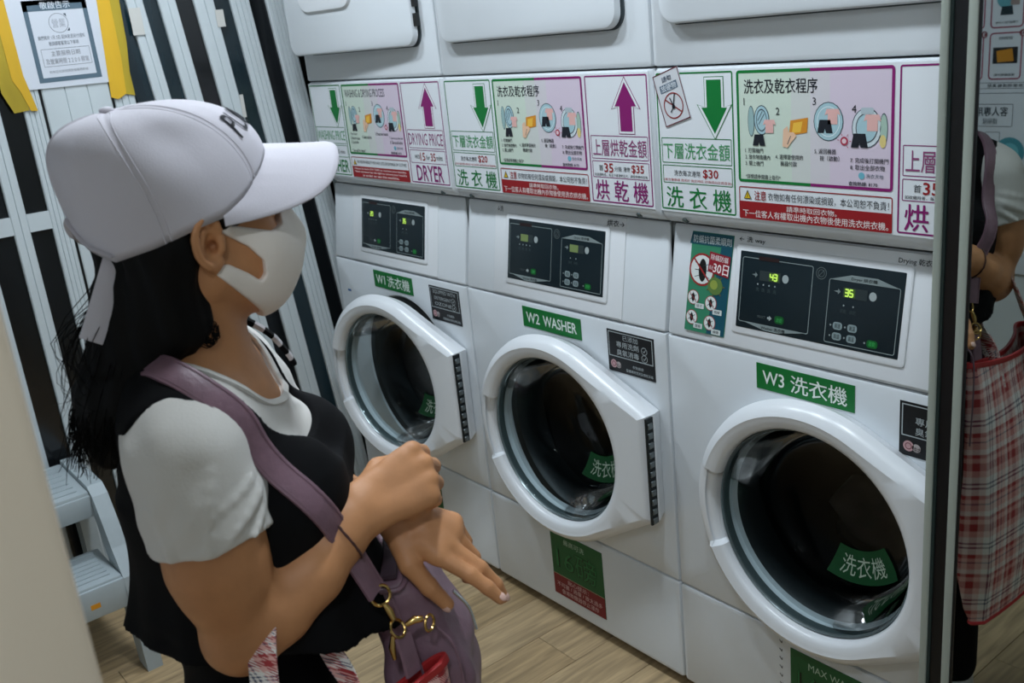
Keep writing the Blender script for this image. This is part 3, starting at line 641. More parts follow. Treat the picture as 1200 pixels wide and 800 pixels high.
def machine(i, label, signkind, price, wtext, badge, cap, lit, hand, wdeg, ddeg):
    t = tag(empty('stacked_washer_dryer', (i * W * S, 0, 0), 0, S), label, 'laundry machine')
    e = .0022
    # carcass and plinth
    cv = [(x_, y_, z_) for x_ in (.004, W - .004) for y_ in (.032, .74) for z_ in (.028, 1.955)]
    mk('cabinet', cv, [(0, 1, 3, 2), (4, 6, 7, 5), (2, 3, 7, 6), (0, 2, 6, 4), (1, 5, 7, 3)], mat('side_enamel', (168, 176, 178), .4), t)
    box('plinth', .012, W - .012, .045, .7, .012, .03, BLACK, t)
    for fx in (.06, W - .06):
        for fy in (.075, .66): loft('foot', [[(fx + r * math.cos(a * math.pi / 5), fy + r * math.sin(a * math.pi / 5), z) for a in range(10)] for r, z in ((.022, 0), (.022, .006), (.012, .008), (.012, .02))], BLACK, t)
    # lower service panel
    def panel(nm, z0, z1, y=0, dp=.034, r=.008, m=WHITE):
        rings = []
        for yy, q in ((y + dp, 0), (y + .007, 0), (y + .002, .0018), (y, .007)): rings.append([(a, yy, b) for a, b in rr(e + q, W - e - q, z0 + q, z1 - q, .006, 3)])
        return loft(nm, rings, m, t, smooth=35)
    panel('lower_panel', .030, .2805)
    # washer front with porthole
    z0, z1 = .2835, .8575; n = 96
    def rectpt(a, q):
        c, s = math.cos(a), math.sin(a); hx0, hx1, hz0, hz1 = e + q - DC[0], W - e - q - DC[0], z0 + q - DC[1], z1 - q - DC[1]
        k = min((hx1 / c) if c > 1e-9 else 1e9, (hx0 / c) if c < -1e-9 else 1e9, (hz1 / s) if s > 1e-9 else 1e9, (hz0 / s) if s < -1e-9 else 1e9)
        return DC[0] + k * c, DC[1] + k * s
    angs = sorted([2 * math.pi * k / n for k in range(n)] + [math.atan2(b - DC[1], a - DC[0]) % (2 * math.pi) for a in (e, W - e) for b in (z0, z1)])
    rings = [[(rectpt(a, q)[0], y, rectpt(a, q)[1]) for a in angs] for y, q in ((.034, 0), (.007, 0), (.002, .0018), (0, .007))]
    for r, y in ((.232, 0), (.226, .006), (.226, .03), (.205, .045)): rings.append([(DC[0] + r * math.cos(a), y, DC[1] + r * math.sin(a)) for a in angs])
    wf = loft('washer_front', rings, WHITE, t, cap=(False, False), smooth=30)
    loft('rubber_gasket', [[(DC[0] + r * math.cos(a), y, DC[1] + r * math.sin(a)) for a in angs] for r, y in ((.2262, .004), (.206, .006), (.199, .016), (.199, .040), (.206, .07), (.216, .10))], mat('gasket', (34, 38, 40), .5), t, cap=(False, False))
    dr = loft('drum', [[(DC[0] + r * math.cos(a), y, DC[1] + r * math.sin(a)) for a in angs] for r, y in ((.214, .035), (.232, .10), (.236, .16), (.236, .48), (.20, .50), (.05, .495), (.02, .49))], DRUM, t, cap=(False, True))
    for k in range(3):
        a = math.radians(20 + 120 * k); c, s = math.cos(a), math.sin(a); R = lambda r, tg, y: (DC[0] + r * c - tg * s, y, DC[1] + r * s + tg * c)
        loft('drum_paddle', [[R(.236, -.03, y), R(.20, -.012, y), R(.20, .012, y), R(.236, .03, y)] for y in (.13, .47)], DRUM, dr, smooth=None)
    F = controls(t, lit, hand)
    # sign fascia with rolled lower lip
    pr = [(.034, 1.3785), (.006, 1.3785), (.0015, 1.3765), (0, 1.372), (0, 1.112), (.002, 1.104), (.008, 1.096), (.018, 1.089), (.034, 1.085)]
    def lip(x, q): return [(x, y + (q if y < .02 else 0), z) for y, z in pr]
    loft('sign_fascia', [lip(e, .012), lip(e + .003, .005), lip(e + .009, .0), lip(W - e - .009, .0), lip(W - e - .003, .005), lip(W - e, .012)], WHITE, t, smooth=35)
    for sx in (.058, .622):
        sc = loft('screw', [[(sx + r * math.cos(a * math.pi / 6), .0085 + (1.0945 - zc) * .3 + y, zc) for a in range(12) for zc in [1.0955 + r * math.sin(a * math.pi / 6) * .9]] for r, y in ((.0062, .004), (.0062, -.002), (.004, -.004))], SCREW, t)
    # dryer
    dz0 = 1.3815
    panel('dryer_front', dz0, 1.955, 0, .034, .01)
    rg = []
    for y, q in ((.001, .0025), (-.003, .0025), (-.003, -.004)): rg.append([(a, y, b) for a, b in rr(.043 - q, .622 + q, 1.455 - q, 1.885 + q, .034, 7)])
    loft('groove_shade', rg, GROOVE, t, smooth=35)  # dark slab standing in for the shadow line of the door groove
    sign(t, signkind, price)
    dryer_door(t, ddeg); washer_door(t, wdeg, '洗衣機')
    # number sticker
    ls = box('number_sticker', .224, .429, -.0012, .0004, .795, .845, ink((12, 108, 46)), t)
    ta, tb = wtext.split(' ')
    for tx, xa, xb in ((ta, .238, .286), (tb, .299, .415)):
        P = Print(); P.text(tx, xa, xb, .807 if ord(tx[0]) < 256 else .803, .833 if ord(tx[0]) < 256 else .837, (226, 234, 226), 2, .012); P.build('lettering', lambda u, v, h: (u, -.0012 - h, v), ls)
    # black service badge
    bd = box('service_badge', .512, .650, -.0012, .0004, .745, .840, ink((18, 20, 23)), t)
    P = Print(); P.frame(.516, .646, .780, .8365, .002, (170, 178, 180), 1, .0008); LT = (176, 184, 186)
    if badge == 'en':
        P.text('EQUIPPED WITH', .531, .632, .819, .831, LT, 2); P.text('DETERGENT', .534, .612, .804, .813, LT, 2); P.text('OZONE', .534, .612, .788, .797, LT, 2)
    else:
        P.text('已添加', .560, .604, .820, .832, LT, 2); P.text('專用洗劑', .540, .606, .803, .817, LT, 2, .01); P.text('臭氧消毒', .540, .606, .785, .799, LT, 2, .01)
    for zc in (.808, .791): P.ring(.622, zc, .0085, .0012, LT, 2); P.line((.6185, zc), (.6215, zc - .003), .0014, LT, 2); P.line((.6215, zc - .003), (.6265, zc + .004), .0014, LT, 2)
    P.circ(.529, .763, .0095, (190, 150, 152), 2); P.ring(.529, .763, .006, .0015, (120, 70, 76), 3); P.circ(.543, .762, .0075, (170, 160, 158), 2); P.text('洗衣', .537, .552, .753, .764, (60, 50, 52), 3)
    P.text('衣物護理', .585, .617, .762, .769, LT, 2); P.text('配備專用洗劑及臭氧消毒', .566, .644, .751, .758, LT, 2)
    P.build('lettering', lambda u, v, h: (u, -.0012 - h, v), bd)
    # capacity notice
    cx_ = .045 if i == 2 else 0
    cs = box('capacity_notice', .246 + cx_, .436 + cx_, -.0012, .0004, .070, .256, ink((18, 88, 46)), t)
    P = Print(); P.rect(.246, .436, .070, .130, (122, 26, 34), 1); P.rect(.246, .436, .1295, .1315, (150, 150, 120), 2)
    OUT = (8, 26, 16)
    if cap == 'zh':
        P.text('最高可洗', .296, .372, .226, .242, (170, 196, 174), 2); P.text('16磅', .262, .414, .148, .218, (4, 16, 10), 2, .034); P.text('16磅', .263, .413, .149, .217, (26, 108, 58), 3, -.012)
        P.text('貼心提示：', .300, .378, .112, .125, (206, 172, 170), 2, .01); P.text('不可塞 / 過量 / 放太過多', .258, .426, .095, .109, (206, 172, 170), 2, .01); P.text('會導致機器停止運作', .274, .412, .077, .091, (206, 172, 170), 2, .01)
    else:
        P.text('MAX WASH', .288, .394, .224, .240, (170, 196, 174), 2); P.text('16 LBS', .262, .420, .148, .212, (4, 16, 10), 2, .034); P.text('16 LBS', .263, .419, .149, .211, (26, 108, 58), 3, -.012)
        P.text('Please note:', .300, .378, .112, .125, (206, 172, 170), 2); P.text('Do not stuff or overload', .258, .426, .095, .108, (206, 172, 170), 2); P.text('the machine will stop', .274, .412, .078, .090, (206, 172, 170), 2)
    P.build('lettering', lambda u, v, h: (u + cx_, -.0012 - h, v), cs)
    return t, F
m1, F1 = machine(0, 'stacked white washer and dryer W1 with both doors ajar, next to the glass door', 'en', '20', 'W1 洗衣機', 'en', 'zh', ('20', '35', 1), 0, 8.0, 3.6)
m2, F2 = machine(1, 'middle stacked white washer and dryer with green W2 WASHER sticker', 'zh', '20', 'W2 WASHER', 'zh', 'zh', (None, None, 2), 2, 3.0, 0)
m3, F3 = machine(2, 'nearest stacked white washer and dryer with green W3 sticker and insect poster', 'zh', '30', 'W3 洗衣機', 'zh', 'en', ('43', '35', 3), 3, 0, 0)
# extra stickers on W3: insect poster on the fascia, tilted warning card on the sign
bp_ = mk('insect_sticker', [F3(a, b, h) for h in (.0016, .0036) for a, b in ((.050, .878), (.148, .878), (.156, 1.070), (.056, 1.070))] , [(3, 2, 1, 0), (4, 5, 6, 7), (0, 1, 5, 4), (1, 2, 6, 5), (2, 3, 7, 6), (3, 0, 4, 7)], ink((52, 128, 96)), m3)
P = Print(); TE = (18, 76, 92)
P.poly([(.051, 1.046), (.1545, 1.046), (.1555, 1.069), (.0565, 1.069)], (26, 84, 98), 1); P.poly([(.105, .879), (.1475, .879), (.1545, 1.046), (.128, 1.046)], TE, 1)
P.text('防蟎抗菌柔順劑', .060, .152, 1.049, 1.064, (206, 222, 226), 3, .012)
P.circ(.085, .999, .0315, (150, 40, 40), 2); P.circ(.085, .999, .0275, (216, 222, 220), 3); P.circ(.087, .998, .0095, (24, 24, 22), 4, ry=.022)
for k in (-1, 0, 1): P.line((.087, .998 + k * .008), (.105, .998 + k * .014), .0012, (70, 120, 140), 4); P.line((.087, .998 + k * .008), (.068, .998 + k * .014), .0012, (24, 24, 22), 4)
P.line((.064, 1.02), (.106, .977), .0035, (150, 40, 40), 5)
P.poly([(.100, .998), (.1500, .990), (.1525, 1.030), (.103, 1.036)], (142, 28, 42), 6); P.text('除蟎防蟎', .106, .148, 1.019, 1.030, (226, 214, 214), 7, .01, rot=-.1); P.text('30日', .113, .150, .995, 1.015, (236, 230, 228), 7, .02, rot=-.1); P.text('長效', .103, .113, 1.002, 1.010, (226, 214, 214), 7, rot=-.1)
P.circ(.120, .972, .018, (92, 120, 62), 5, ry=.017); P.circ(.117, .974, .009, (142, 156, 70), 6)
for k in range(7): a = k * .9; P.line((.120 + .014 * math.cos(a), .972 + .014 * math.sin(a)), (.120 + .023 * math.cos(a), .972 + .022 * math.sin(a)), .0022, (96, 92, 58), 4)
for cx, cz, nm in ((.068, .944, '蚊子'), (.112, .938, '蜘蛛'), (.067, .905, '塵蟎'), (.112, .900, '蟑螂')):
    P.circ(cx, cz, .0145, (150, 60, 60), 2); P.circ(cx, cz, .0130, (216, 222, 220), 3); P.circ(cx, cz, .0042, (28, 28, 26), 4, ry=.008)
    for a in (.6, 1.6, 2.6, 3.7, 4.7, 5.7): P.line((cx, cz), (cx + .010 * math.cos(a), cz + .010 * math.sin(a)), .0010, (28, 28, 26), 4)
    P.line((cx - .009, cz + .009), (cx + .009, cz - .009), .0012, (150, 60, 60), 5)
    P.rect(cx + .006, cx + .028, cz - .020, cz - .010, (206, 214, 212), 4, .001); P.text(nm, cx + .010, cx + .024, cz - .018, cz - .012, INK, 5)
P.build('illustration', lambda u, v, h: F3(u, v, .0036 + h), bp_)
ca, sa = math.cos(.30), math.sin(.30)
RC = lambda a, b, h: (.047 + a * ca - b * sa, -.0016 - h, 1.327 + a * sa + b * ca)
wc = mk('warning_card', [RC(a, b, h) for h in (0, .0012) for a, b in ((-.032, -.048), (.032, -.048), (.032, .048), (-.032, .048))], [(3, 2, 1, 0), (4, 5, 6, 7), (0, 1, 5, 4), (1, 2, 6, 5), (2, 3, 7, 6), (3, 0, 4, 7)], ink((206, 208, 212)), m3)
P = Print(); P.frame(-.032, .032, -.048, .048, .0018, (96, 32, 46), 1, .0005)
P.text('請勿', -.012, .012, .030, .040, (60, 76, 96), 2, .02); P.rect(-.022, .022, .012, .026, (96, 112, 128), 1); P.text('放硬物', -.019, .019, .013, .025, (214, 220, 226), 2, .01)
P.ring(0, -.016, .024, .0022, (140, 44, 44), 2); P.line((-.016, 0), (.016, -.032), .0022, (140, 44, 44), 3); P.line((0, -.016), (.010, .004), .0024, INK, 4); P.line((0, -.016), (-.004, .0), .0024, INK, 4); P.circ(0, -.018, .004, INK, 4); P.line((0, -.018), (-.01, -.026), .002, INK, 4)
P.build('illustration', lambda u, v, h: RC(u, v, .0012 + h), wc)
# pen ticks on W3's lower panel and a small blue mark on W1
P = Print()
for k in range(6): P.line((.264, .262 - k * .02), (.270, .256 - k * .02), .002, (40, 44, 48), 1); P.line((.270, .256 - k * .02), (.2705, .262 - k * .02), .0015, (40, 44, 48), 1)
P.build('pen_marks', lambda u, v, h: (u, -h, v), m3)
P = Print(); P.rect(.052, .072, .756, .762, (40, 96, 150), 1); P.build('blue_tape', lambda u, v, h: (u, -h, v), m1)
# laundry turning in W3
def blob(name, fn, n=28, m2_=18, mt=None):
    v = []; f = []
    for i in range(m2_ + 1):
        th = math.pi * i / m2_
        for j in range(n):
            v.append(fn(th, 2 * math.pi * j / n))
    for i in range(m2_):
        for j in range(n): f.append((i * n + j, i * n + (j + 1) % n, (i + 1) * n + (j + 1) % n, (i + 1) * n + j))
    return mk(name, v, f, mt, None, True)
X3 = 2 * W * S
def lump(th, ph):
    r = 1 + .16 * math.sin(3 * ph + 2 * th) + .10 * math.sin(5 * ph - 4 * th) + .05 * math.sin(11 * th + 3 * ph)
    return (X3 + S * DC[0] + .165 * r * math.sin(th) * math.cos(ph) + .02, .32 + .10 * r * math.sin(th) * math.sin(ph), S * DC[1] - .12 + .125 * r * math.cos(th))
tag(blob('laundry_load', lump, mt=mat('dark_laundry', (58, 48, 44), .9, noise=(14, .7, I3), bump=(40, .5, I3))), 'dark heap of laundry inside the drum of W3', 'laundry')
# ------------------------------------------------------------------ the woman
# figure coordinates: a forward, b to her right, z up; head and torso are turned a little against each other
def rotf(piv, yaw):
    t = math.radians(yaw); f = np.array([math.cos(t), -math.sin(t), 0]); r = np.array([math.sin(t), math.cos(t), 0])
    B = np.stack([f, r, np.array([0, 0, 1.])], 1)          # columns
    return lambda p: np.array([piv[0], piv[1], 0]) + B @ np.array(p, float), B
HD, HB_ = rotf((-.015, 0), 19)
BD, BB_ = rotf((-.02, 0), -8)
class Field:
    def __init__(s, lo, hi, h):
        s.lo = np.array(lo, float); s.h = h; n = np.ceil((np.array(hi) - s.lo) / h).astype(int) + 1
        s.ax = [(s.lo[i] + h * np.arange(n[i])).astype(np.float32) for i in range(3)]
        s.D = np.full(n, 1.0, np.float32)
    def sl(s, lo, hi):
        r = []
        for i in range(3):
            a = int(np.clip((lo[i] - s.lo[i]) // s.h, 0, len(s.ax[i]))); b = int(np.clip((hi[i] - s.lo[i]) // s.h + 2, 0, len(s.ax[i]))); r.append(slice(a, max(a, b)))
        return tuple(r)
    def grid(s, q): return s.ax[0][q[0]][:, None, None], s.ax[1][q[1]][None, :, None], s.ax[2][q[2]][None, None, :]
    def op(s, prim, k=.01, sub=False):
        fn, lo, hi = prim; m = k * 1.1 + 3 * s.h
        q = s.sl(np.array(lo) - m, np.array(hi) + m)
        if any(x.stop <= x.start for x in q): return s
        d = fn(*s.grid(q)); c = s.D[q]
        if sub:
            e = -d; t = np.clip(.5 - .5 * (e - c) / k, 0, 1) if False else None
            hh = np.clip(.5 + .5 * (e - c) / k, 0, 1); s.D[q] = c * (1 - hh) + e * hh + k * hh * (1 - hh)
        else:
            hh = np.clip(.5 + .5 * (d - c) / k, 0, 1); s.D[q] = d * (1 - hh) + c * hh - k * hh * (1 - hh)
        return s
    def mesh(s, smooth=1):
        D = s.D; n = D.shape; neg = D < 0
        cnt = np.zeros(tuple(x - 1 for x in n), np.int8)
        for i in (0, 1):
            for j in (0, 1):
                for k in (0, 1): cnt += neg[i:n[0] - 1 + i, j:n[1] - 1 + j, k:n[2] - 1 + k]
        act = (cnt > 0) & (cnt < 8); I = np.argwhere(act); idx = np.full(act.shape, -1, np.int64); idx[tuple(I.T)] = np.arange(len(I))
        acc = np.zeros((len(I), 3)); num = np.zeros(len(I))
        cs = [(i, j, k) for i in (0, 1) for j in (0, 1) for k in (0, 1)]
        for a in cs:
            for ax in range(3):
                if a[ax]: continue
                b = list(a); b[ax] = 1; b = tuple(b)
                da = D[tuple((I + a).T)]; db = D[tuple((I + b).T)]; m = (da < 0) != (db < 0)
                t = np.where(m, da / np.where(m, da - db, 1), 0); p = np.tile(np.array(a, float), (len(I), 1)); p[:, ax] += t
                acc[m] += p[m]; num[m] += 1
        V = s.lo + s.h * (I + acc / num[:, None]); F = []
        for ax in range(3):
            o = [1, 2] if ax == 0 else [0, 2] if ax == 1 else [0, 1]
            s0 = [slice(None)] * 3; s1 = [slice(None)] * 3; s0[ax] = slice(0, n[ax] - 1); s1[ax] = slice(1, n[ax])
            E = neg[tuple(s0)] != neg[tuple(s1)]; P = np.argwhere(E)
            P = P[(P[:, o[0]] > 0) & (P[:, o[1]] > 0) & (P[:, o[0]] < n[o[0]] - 1) & (P[:, o[1]] < n[o[1]] - 1)]
            d0 = np.zeros(3, int); d0[o[0]] = 1; d1 = np.zeros(3, int); d1[o[1]] = 1
            q = np.stack([idx[tuple((P - d0 - d1).T)], idx[tuple((P - d1).T)], idx[tuple(P.T)], idx[tuple((P - d0).T)]], 1)
            fl = neg[tuple(P.T)] ^ (ax == 1)
            q[~fl] = q[~fl][:, ::-1]; F.append(q)
        F = np.concatenate(F)
        for _ in range(smooth):
            e = np.concatenate([F[:, [0, 1]], F[:, [1, 2]], F[:, [2, 3]], F[:, [3, 0]]]); A = np.zeros_like(V); c = np.zeros(len(V))
            for i, j in ((0, 1), (1, 0)):
                for k in range(3): A[:, k] += np.bincount(e[:, i], V[e[:, j], k], len(V))
                c += np.bincount(e[:, i], minlength=len(V))
            V = .5 * V + .5 * A / c[:, None]
        return V, F
def cone(p, q, r1, r2):
    p = np.array(p, np.float32); q = np.array(q, np.float32); ba = q - p; l2 = float(ba @ ba); r = max(r1, r2)
    def fn(X, Y, Z):
        t = np.clip(((X - p[0]) * ba[0] + (Y - p[1]) * ba[1] + (Z - p[2]) * ba[2]) / l2, 0, 1)
        return np.sqrt((X - p[0] - t * ba[0]) ** 2 + (Y - p[1] - t * ba[1]) ** 2 + (Z - p[2] - t * ba[2]) ** 2) - (r1 + (r2 - r1) * t)
    return fn, np.minimum(p, q) - r, np.maximum(p, q) + r
def ell(c, r, B=np.eye(3), grow=0.0):
    c = np.array(c, float); r = np.array(r, float) + grow; B = np.array(B)
    def fn(X, Y, Z):
        d = [X - c[0], Y - c[1], Z - c[2]]; k0 = 0; k1 = 0
        for i in range(3):
            u = d[0] * B[0, i] + d[1] * B[1, i] + d[2] * B[2, i]; k0 = k0 + (u / r[i]) ** 2; k1 = k1 + (u / r[i] ** 2) ** 2
        k0 = np.sqrt(k0); return (k0 * (k0 - 1) / np.maximum(np.sqrt(k1), 1e-6)).astype(np.float32)
    e = np.sqrt(((B * r) ** 2).sum(1)); return fn, c - e, c + e
def chain(F, pts, rs, k=.01, sub=False):
    for i in range(len(pts) - 1): F.op(cone(pts[i], pts[i + 1], rs[i], rs[i + 1]), k, sub)
def rotmat(axis, deg): return np.array(Matrix.Rotation(math.radians(deg), 3, axis))
ROOT = empty('person', (1.87299, -1.12495, 0), math.radians(65.5723))
tag(ROOT, 'woman in white cap, face mask, white tee and black tunic standing before the machines', 'person')
def emit_mesh(name, V, F, m, smooth=True, parent=ROOT, fm=None):
    V = np.array(V); W_ = V.copy(); W_[:, 1] *= -1
    me = bpy.data.meshes.new(name); nv, nf = len(W_), len(F)
    me.vertices.add(nv); me.vertices.foreach_set('co', W_.astype(np.float32).ravel())
    F = np.array(F)[:, ::-1]; k = F.shape[1]
    me.loops.add(nf * k); me.polygons.add(nf); me.loops.foreach_set('vertex_index', F.astype(np.int32).ravel()); me.polygons.foreach_set('loop_start', np.arange(0, nf * k, k, dtype=np.int32))
    for x in (m if isinstance(m, (list, tuple)) else [m]): me.materials.append(x)
    me.polygons.foreach_set('use_smooth', [smooth] * nf); me.update(calc_edges=True); me.validate()
    o = bpy.data.objects.new(name, me); COL.objects.link(o); o.parent = parent; return o
LP = lambda p: (p[0], -p[1], p[2])         # figure triple -> object coordinates
SKIN = mat('skin', (196, 138, 94), .5, spec=.35, noise=(30, .10, I3), bump=(220, .05, I3))
TEE = mat('white_cotton', (214, 210, 204), .85, sheen=.2, bump=(300, .10, I3))
BLKF = mat('black_fabric', (13, 13, 15), .9, spec=.15)
HAIR = mat('black_hair', (8, 7, 7), .6, spec=.15)
CAPM = mat('white_cap_twill', (208, 203, 211), .8, sheen=.2, bump=(500, .08, I3))
MASKM = mat('mask_fabric', (240, 230, 220), .8, sheen=.2)

# ---- skeleton
SHR, ELR, WRR = BD((0.0, .132, 1.232)), BD((.017, .138, 1.022)), BD((.150, .066, 1.108))
MIDR = BD((.006, .146, 1.115)); FMR = BD((.092, .106, 1.064))
SHL, ELL, WRL = BD((.0, -.132, 1.232)), BD((.055, -.165, 1.03)), BD((.184, .012, 1.074))
def torso(F, g, k=.03, shoulders=True):
    F.op(ell(BD((-.009, 0, 1.15)), (.088, .140, .15), BB_, g), .01)
    for s in (1, -1):
        F.op(ell(BD((.072, s * .064, 1.138)), (.058, .056, .058), BB_, g), k)
        F.op(cone(BD((-.028, s * .025, 1.292)), BD((-.015, s * .118, 1.25)), .036 + g, .036 + g), .03)
        if shoulders: F.op(cone(BD((-.008, s * .112, 1.238)), BD((-.004, s * .134, 1.222)), .043 + g, .048 + g), k)
    F.op(ell(BD((-.012, 0, 1.00)), (.078, .114, .14), BB_, g), k)
    F.op(ell(BD((-.010, 0, .86)), (.074, .116, .12), BB_, g), k)
def chestfill(F, g):
    F.op(cone(BD((-.004, 0, 1.315)), BD((.006, 0, 1.225)), .044 + g, .066 + g), .03)
    for s in (1, -1): F.op(cone(BD((-.006, s * .02, 1.30)), BD((-.005, s * .07, 1.235)), .036 + g, .058 + g), .03)
def head(F, g=0.0):
    F.op(ell(HD((-.001, 0, 1.470)), (.089, .073, .092), HB_, g), .005)
    F.op(ell(HD((.040, 0, 1.412)), (.060, .058, .076), HB_, g), .03)
    for s in (1, -1):
        F.op(cone(HD((.012, s * .052, 1.385)), HD((.066, s * .016, 1.352)), .020 + g, .020 + g), .03)
        F.op(ell(HD((.068, s * .036, 1.408)), (.026, .026, .026), HB_, g), .02)
        F.op(cone(HD((.091, s * .008, 1.458)), HD((.078, s * .045, 1.456)), .010 + g, .010 + g), .015)
    F.op(ell(HD((.078, 0, 1.352)), (.018, .02, .016), HB_, g), .02)
    F.op(cone(HD((.096, 0, 1.444)), HD((.113, 0, 1.406)), .008 + g, .0105 + g), .015)
def hand(F, wr, u, v, n, mcps, bends, lens, rads, thumb, k=.006):
    wr, u, v, n = (np.array(x, float) for x in (wr, u, v, n))
    pt = lambda a, b, c: wr + u * a + v * b + n * c
    for b0, b1, r in ((-.016, mcps[0][1] * .82, .0135), (-.006, mcps[1][1], .0140), (.006, mcps[2][1], .0135), (.016, mcps[3][1] * .82, .0125)):
        F.op(cone(pt(.0, b0, 0), pt(.066, b1, -.001), .0155, r), .012)
    tips = []
    for (L, off), bd, ln, r in zip(mcps, bends, lens, rads):
        p = pt(L, off, 0); ang = 0; P = [p]
        for bb, l in zip(bd, ln):
            ang += math.radians(bb); p = p + (u * math.cos(ang) - n * math.sin(ang)) * l; P.append(p)
        P.insert(0, pt(L - .03, off * .9, -.002)); R = [r * 1.15, r * 1.18, r * 1.02, r * .96, r * .80]
        G = Field(np.min(P, 0) - .02, np.max(P, 0) + .02, F.h)
        for i in range(4): F.op(cone(P[i], P[i + 1], R[i], R[i + 1]), .0035 if i else .009)
        tips.append((P[-1], u * math.cos(ang) - n * math.sin(ang), u * math.sin(ang) + n * math.cos(ang), r))
    T = [pt(*q) for q in thumb]; R = [.015, .0125, .0105, .0085]
    for i in range(3): F.op(cone(T[i], T[i + 1], R[i], R[i + 1]), .009 if i == 0 else .004)
    return tips, T
def push(p, gap, Fs):
    """slide a point outwards until it clears the garment surfaces by gap"""
    p = np.array(p, float)
    for _ in range(60):
        best = None
        for Fl in Fs:
            i = (p - Fl.lo) / Fl.h
            if (i < 1).any() or (i > np.array(Fl.D.shape) - 3).any(): continue
            j = np.floor(i).astype(int); u = i - j; C_ = Fl.D[j[0]:j[0] + 2, j[1]:j[1] + 2, j[2]:j[2] + 2].astype(float)
            wx, wy, wz = (np.array([1 - q, q]) for q in u)
            d = np.einsum('ijk,i,j,k', C_, wx, wy, wz)
            g = np.array([np.einsum('ijk,i,j,k', C_, np.array([-1, 1.]), wy, wz), np.einsum('ijk,i,j,k', C_, wx, np.array([-1, 1.]), wz), np.einsum('ijk,i,j,k', C_, wx, wy, np.array([-1, 1.]))])
            if best is None or d < best[0]: best = (d, g)
        if best is None or best[0] >= gap: break
        g = best[1]; n_ = np.linalg.norm(g)
        p = p + (g / n_ if n_ > 1e-6 else np.array([1., 0, 0])) * min(max(gap - best[0], .0006), .004)
    return p
nrm = lambda x: np.array(x, float) / np.linalg.norm(x)
def ortho(u, v0):
    u = nrm(u); v = np.array(v0, float); v = nrm(v - (v @ u) * u); return u, v

# ---- body (one continuous surface)
B = Field((-.22, -.26, .70), (.34, .24, 1.58), .0024)
torso(B, 0.0); head(B)
B.op(cone(HD((-.006, 0, 1.40)), BD((-.008, 0, 1.325)), .047, .046), .02)
B.op(cone(BD((-.008, 0, 1.325)), BD((-.022, 0, 1.25)), .046, .062), .03)
chestfill(B, 0)
for s in (1, -1):
    B.op(cone(HD((-.01, s * .055, 1.40)), BD((.030, s * .012, 1.262)), .012, .010), .03)
    chain(B, [BD((.046, s * .020, 1.252)), BD((.033, s * .06, 1.262)), BD((.002, s * .105, 1.275))], [.007, .007, .007], .02)
# ears
for s in (1, -1):
    E_ = lambda a, z, o=0.0: HD((a + .003, s * (.0735 + o), z + .006))
    B.op(ell(E_(.002, 1.4195, .002), (.0165, .0070, .0265), HB_), .005)
    ov = [E_(.002 + .0150 * math.cos(q), 1.4205 + .0245 * math.sin(q), .006 + .0035 * (1 - math.cos(q)) / 2 * 2) for q in np.radians(np.linspace(25, 250, 12))]
    chain(B, ov + [E_(.004, 1.3945, .004), E_(.010, 1.398, .003)], [.0036] + [.0042] * 10 + [.0048, .0066, .0056], .0022)
    B.op(ell(E_(.0045, 1.4175, .0100), (.0085, .0085, .0130), HB_), .003, True); B.op(ell(E_(.0070, 1.4150, .0020), (.0050, .0080, .0060), HB_), .003, True)
    chain(B, [E_(-.0055, 1.407, .0075), E_(-.0062, 1.421, .0090), E_(.0, 1.433, .0085)], [.0028, .0030, .0024], .003)
    B.op(cone(E_(.0155, 1.422, .004), E_(.0145, 1.411, .005), .0046, .0044), .003)
    B.op(ell(HD((.103, s * .030, 1.438)), (.014, .017, .010), HB_), .010, True)
    B.op(ell(HD((.083, s * .030, 1.438)), (.0125, .0135, .0115), HB_), .004)
# right arm
chain(B, [SHR, MIDR, ELR], [.050, .0455, .0365], .02)
B.op(cone(BD((.01, .14, 1.18)), BD((.014, .145, 1.09)), .047, .043), .02)
chain(B, [ELR, BD((.052, .126, 1.040)), FMR, BD((.128, .082, 1.092)), WRR], [.0365, .0375, .0335, .0275, .0245], .02)
B.op(cone(ELR + np.array([-.010, .0, -.004]), ELR + np.array([-.004, .002, -.008]), .028, .028), .02)
uR, vR = ortho(BB_ @ np.array((.89, -.36, .25)), BB_ @ np.array((.05, .60, -.75)))
nR = np.cross(uR, vR)
RT, RTh = hand(B, WRR + uR * .006, uR, vR, nR, [(.080, -.029), (.083, -.009), (.079, .0105), (.071, .0275)],
     [(66, 82, 52), (68, 84, 50), (72, 84, 50), (76, 84, 50)], [(.040, .024, .019), (.043, .027, .020), (.040, .025, .019), (.033, .019, .017)], [.0094, .0096, .0092, .0082], [(.014, -.020, -.010), (.040, -.036, -.022), (.066, -.034, -.034), (.084, -.022, -.040)])
# left arm
chain(B, [SHL, (SHL + ELL) / 2, ELL], [.050, .043, .036], .02)
chain(B, [ELL, ELL * .6 + WRL * .4, WRL], [.036, .034, .0235], .02)
uL, nL = ortho(BB_ @ np.array((.79, .33, -.46)), BB_ @ np.array((.24, .42, .87)))
vL = np.cross(nL, uL)
LT, LTh = hand(B, WRL, uL, vL, nL, [(.072, .026), (.076, .007), (.073, -.012), (.066, -.028)],
     [(4, 10, 8), (12, 18, 16), (34, 40, 30), (46, 50, 30)], [(.042, .025, .020), (.045, .028, .021), (.040, .026, .020), (.033, .020, .018)], [.0088, .0089, .0085, .0076], [(.016, .022, -.006), (.046, .042, -.018), (.077, .044, -.036), (.104, .040, -.056)])
V, F_ = B.mesh(2); body = emit_mesh('body', V, F_, SKIN)
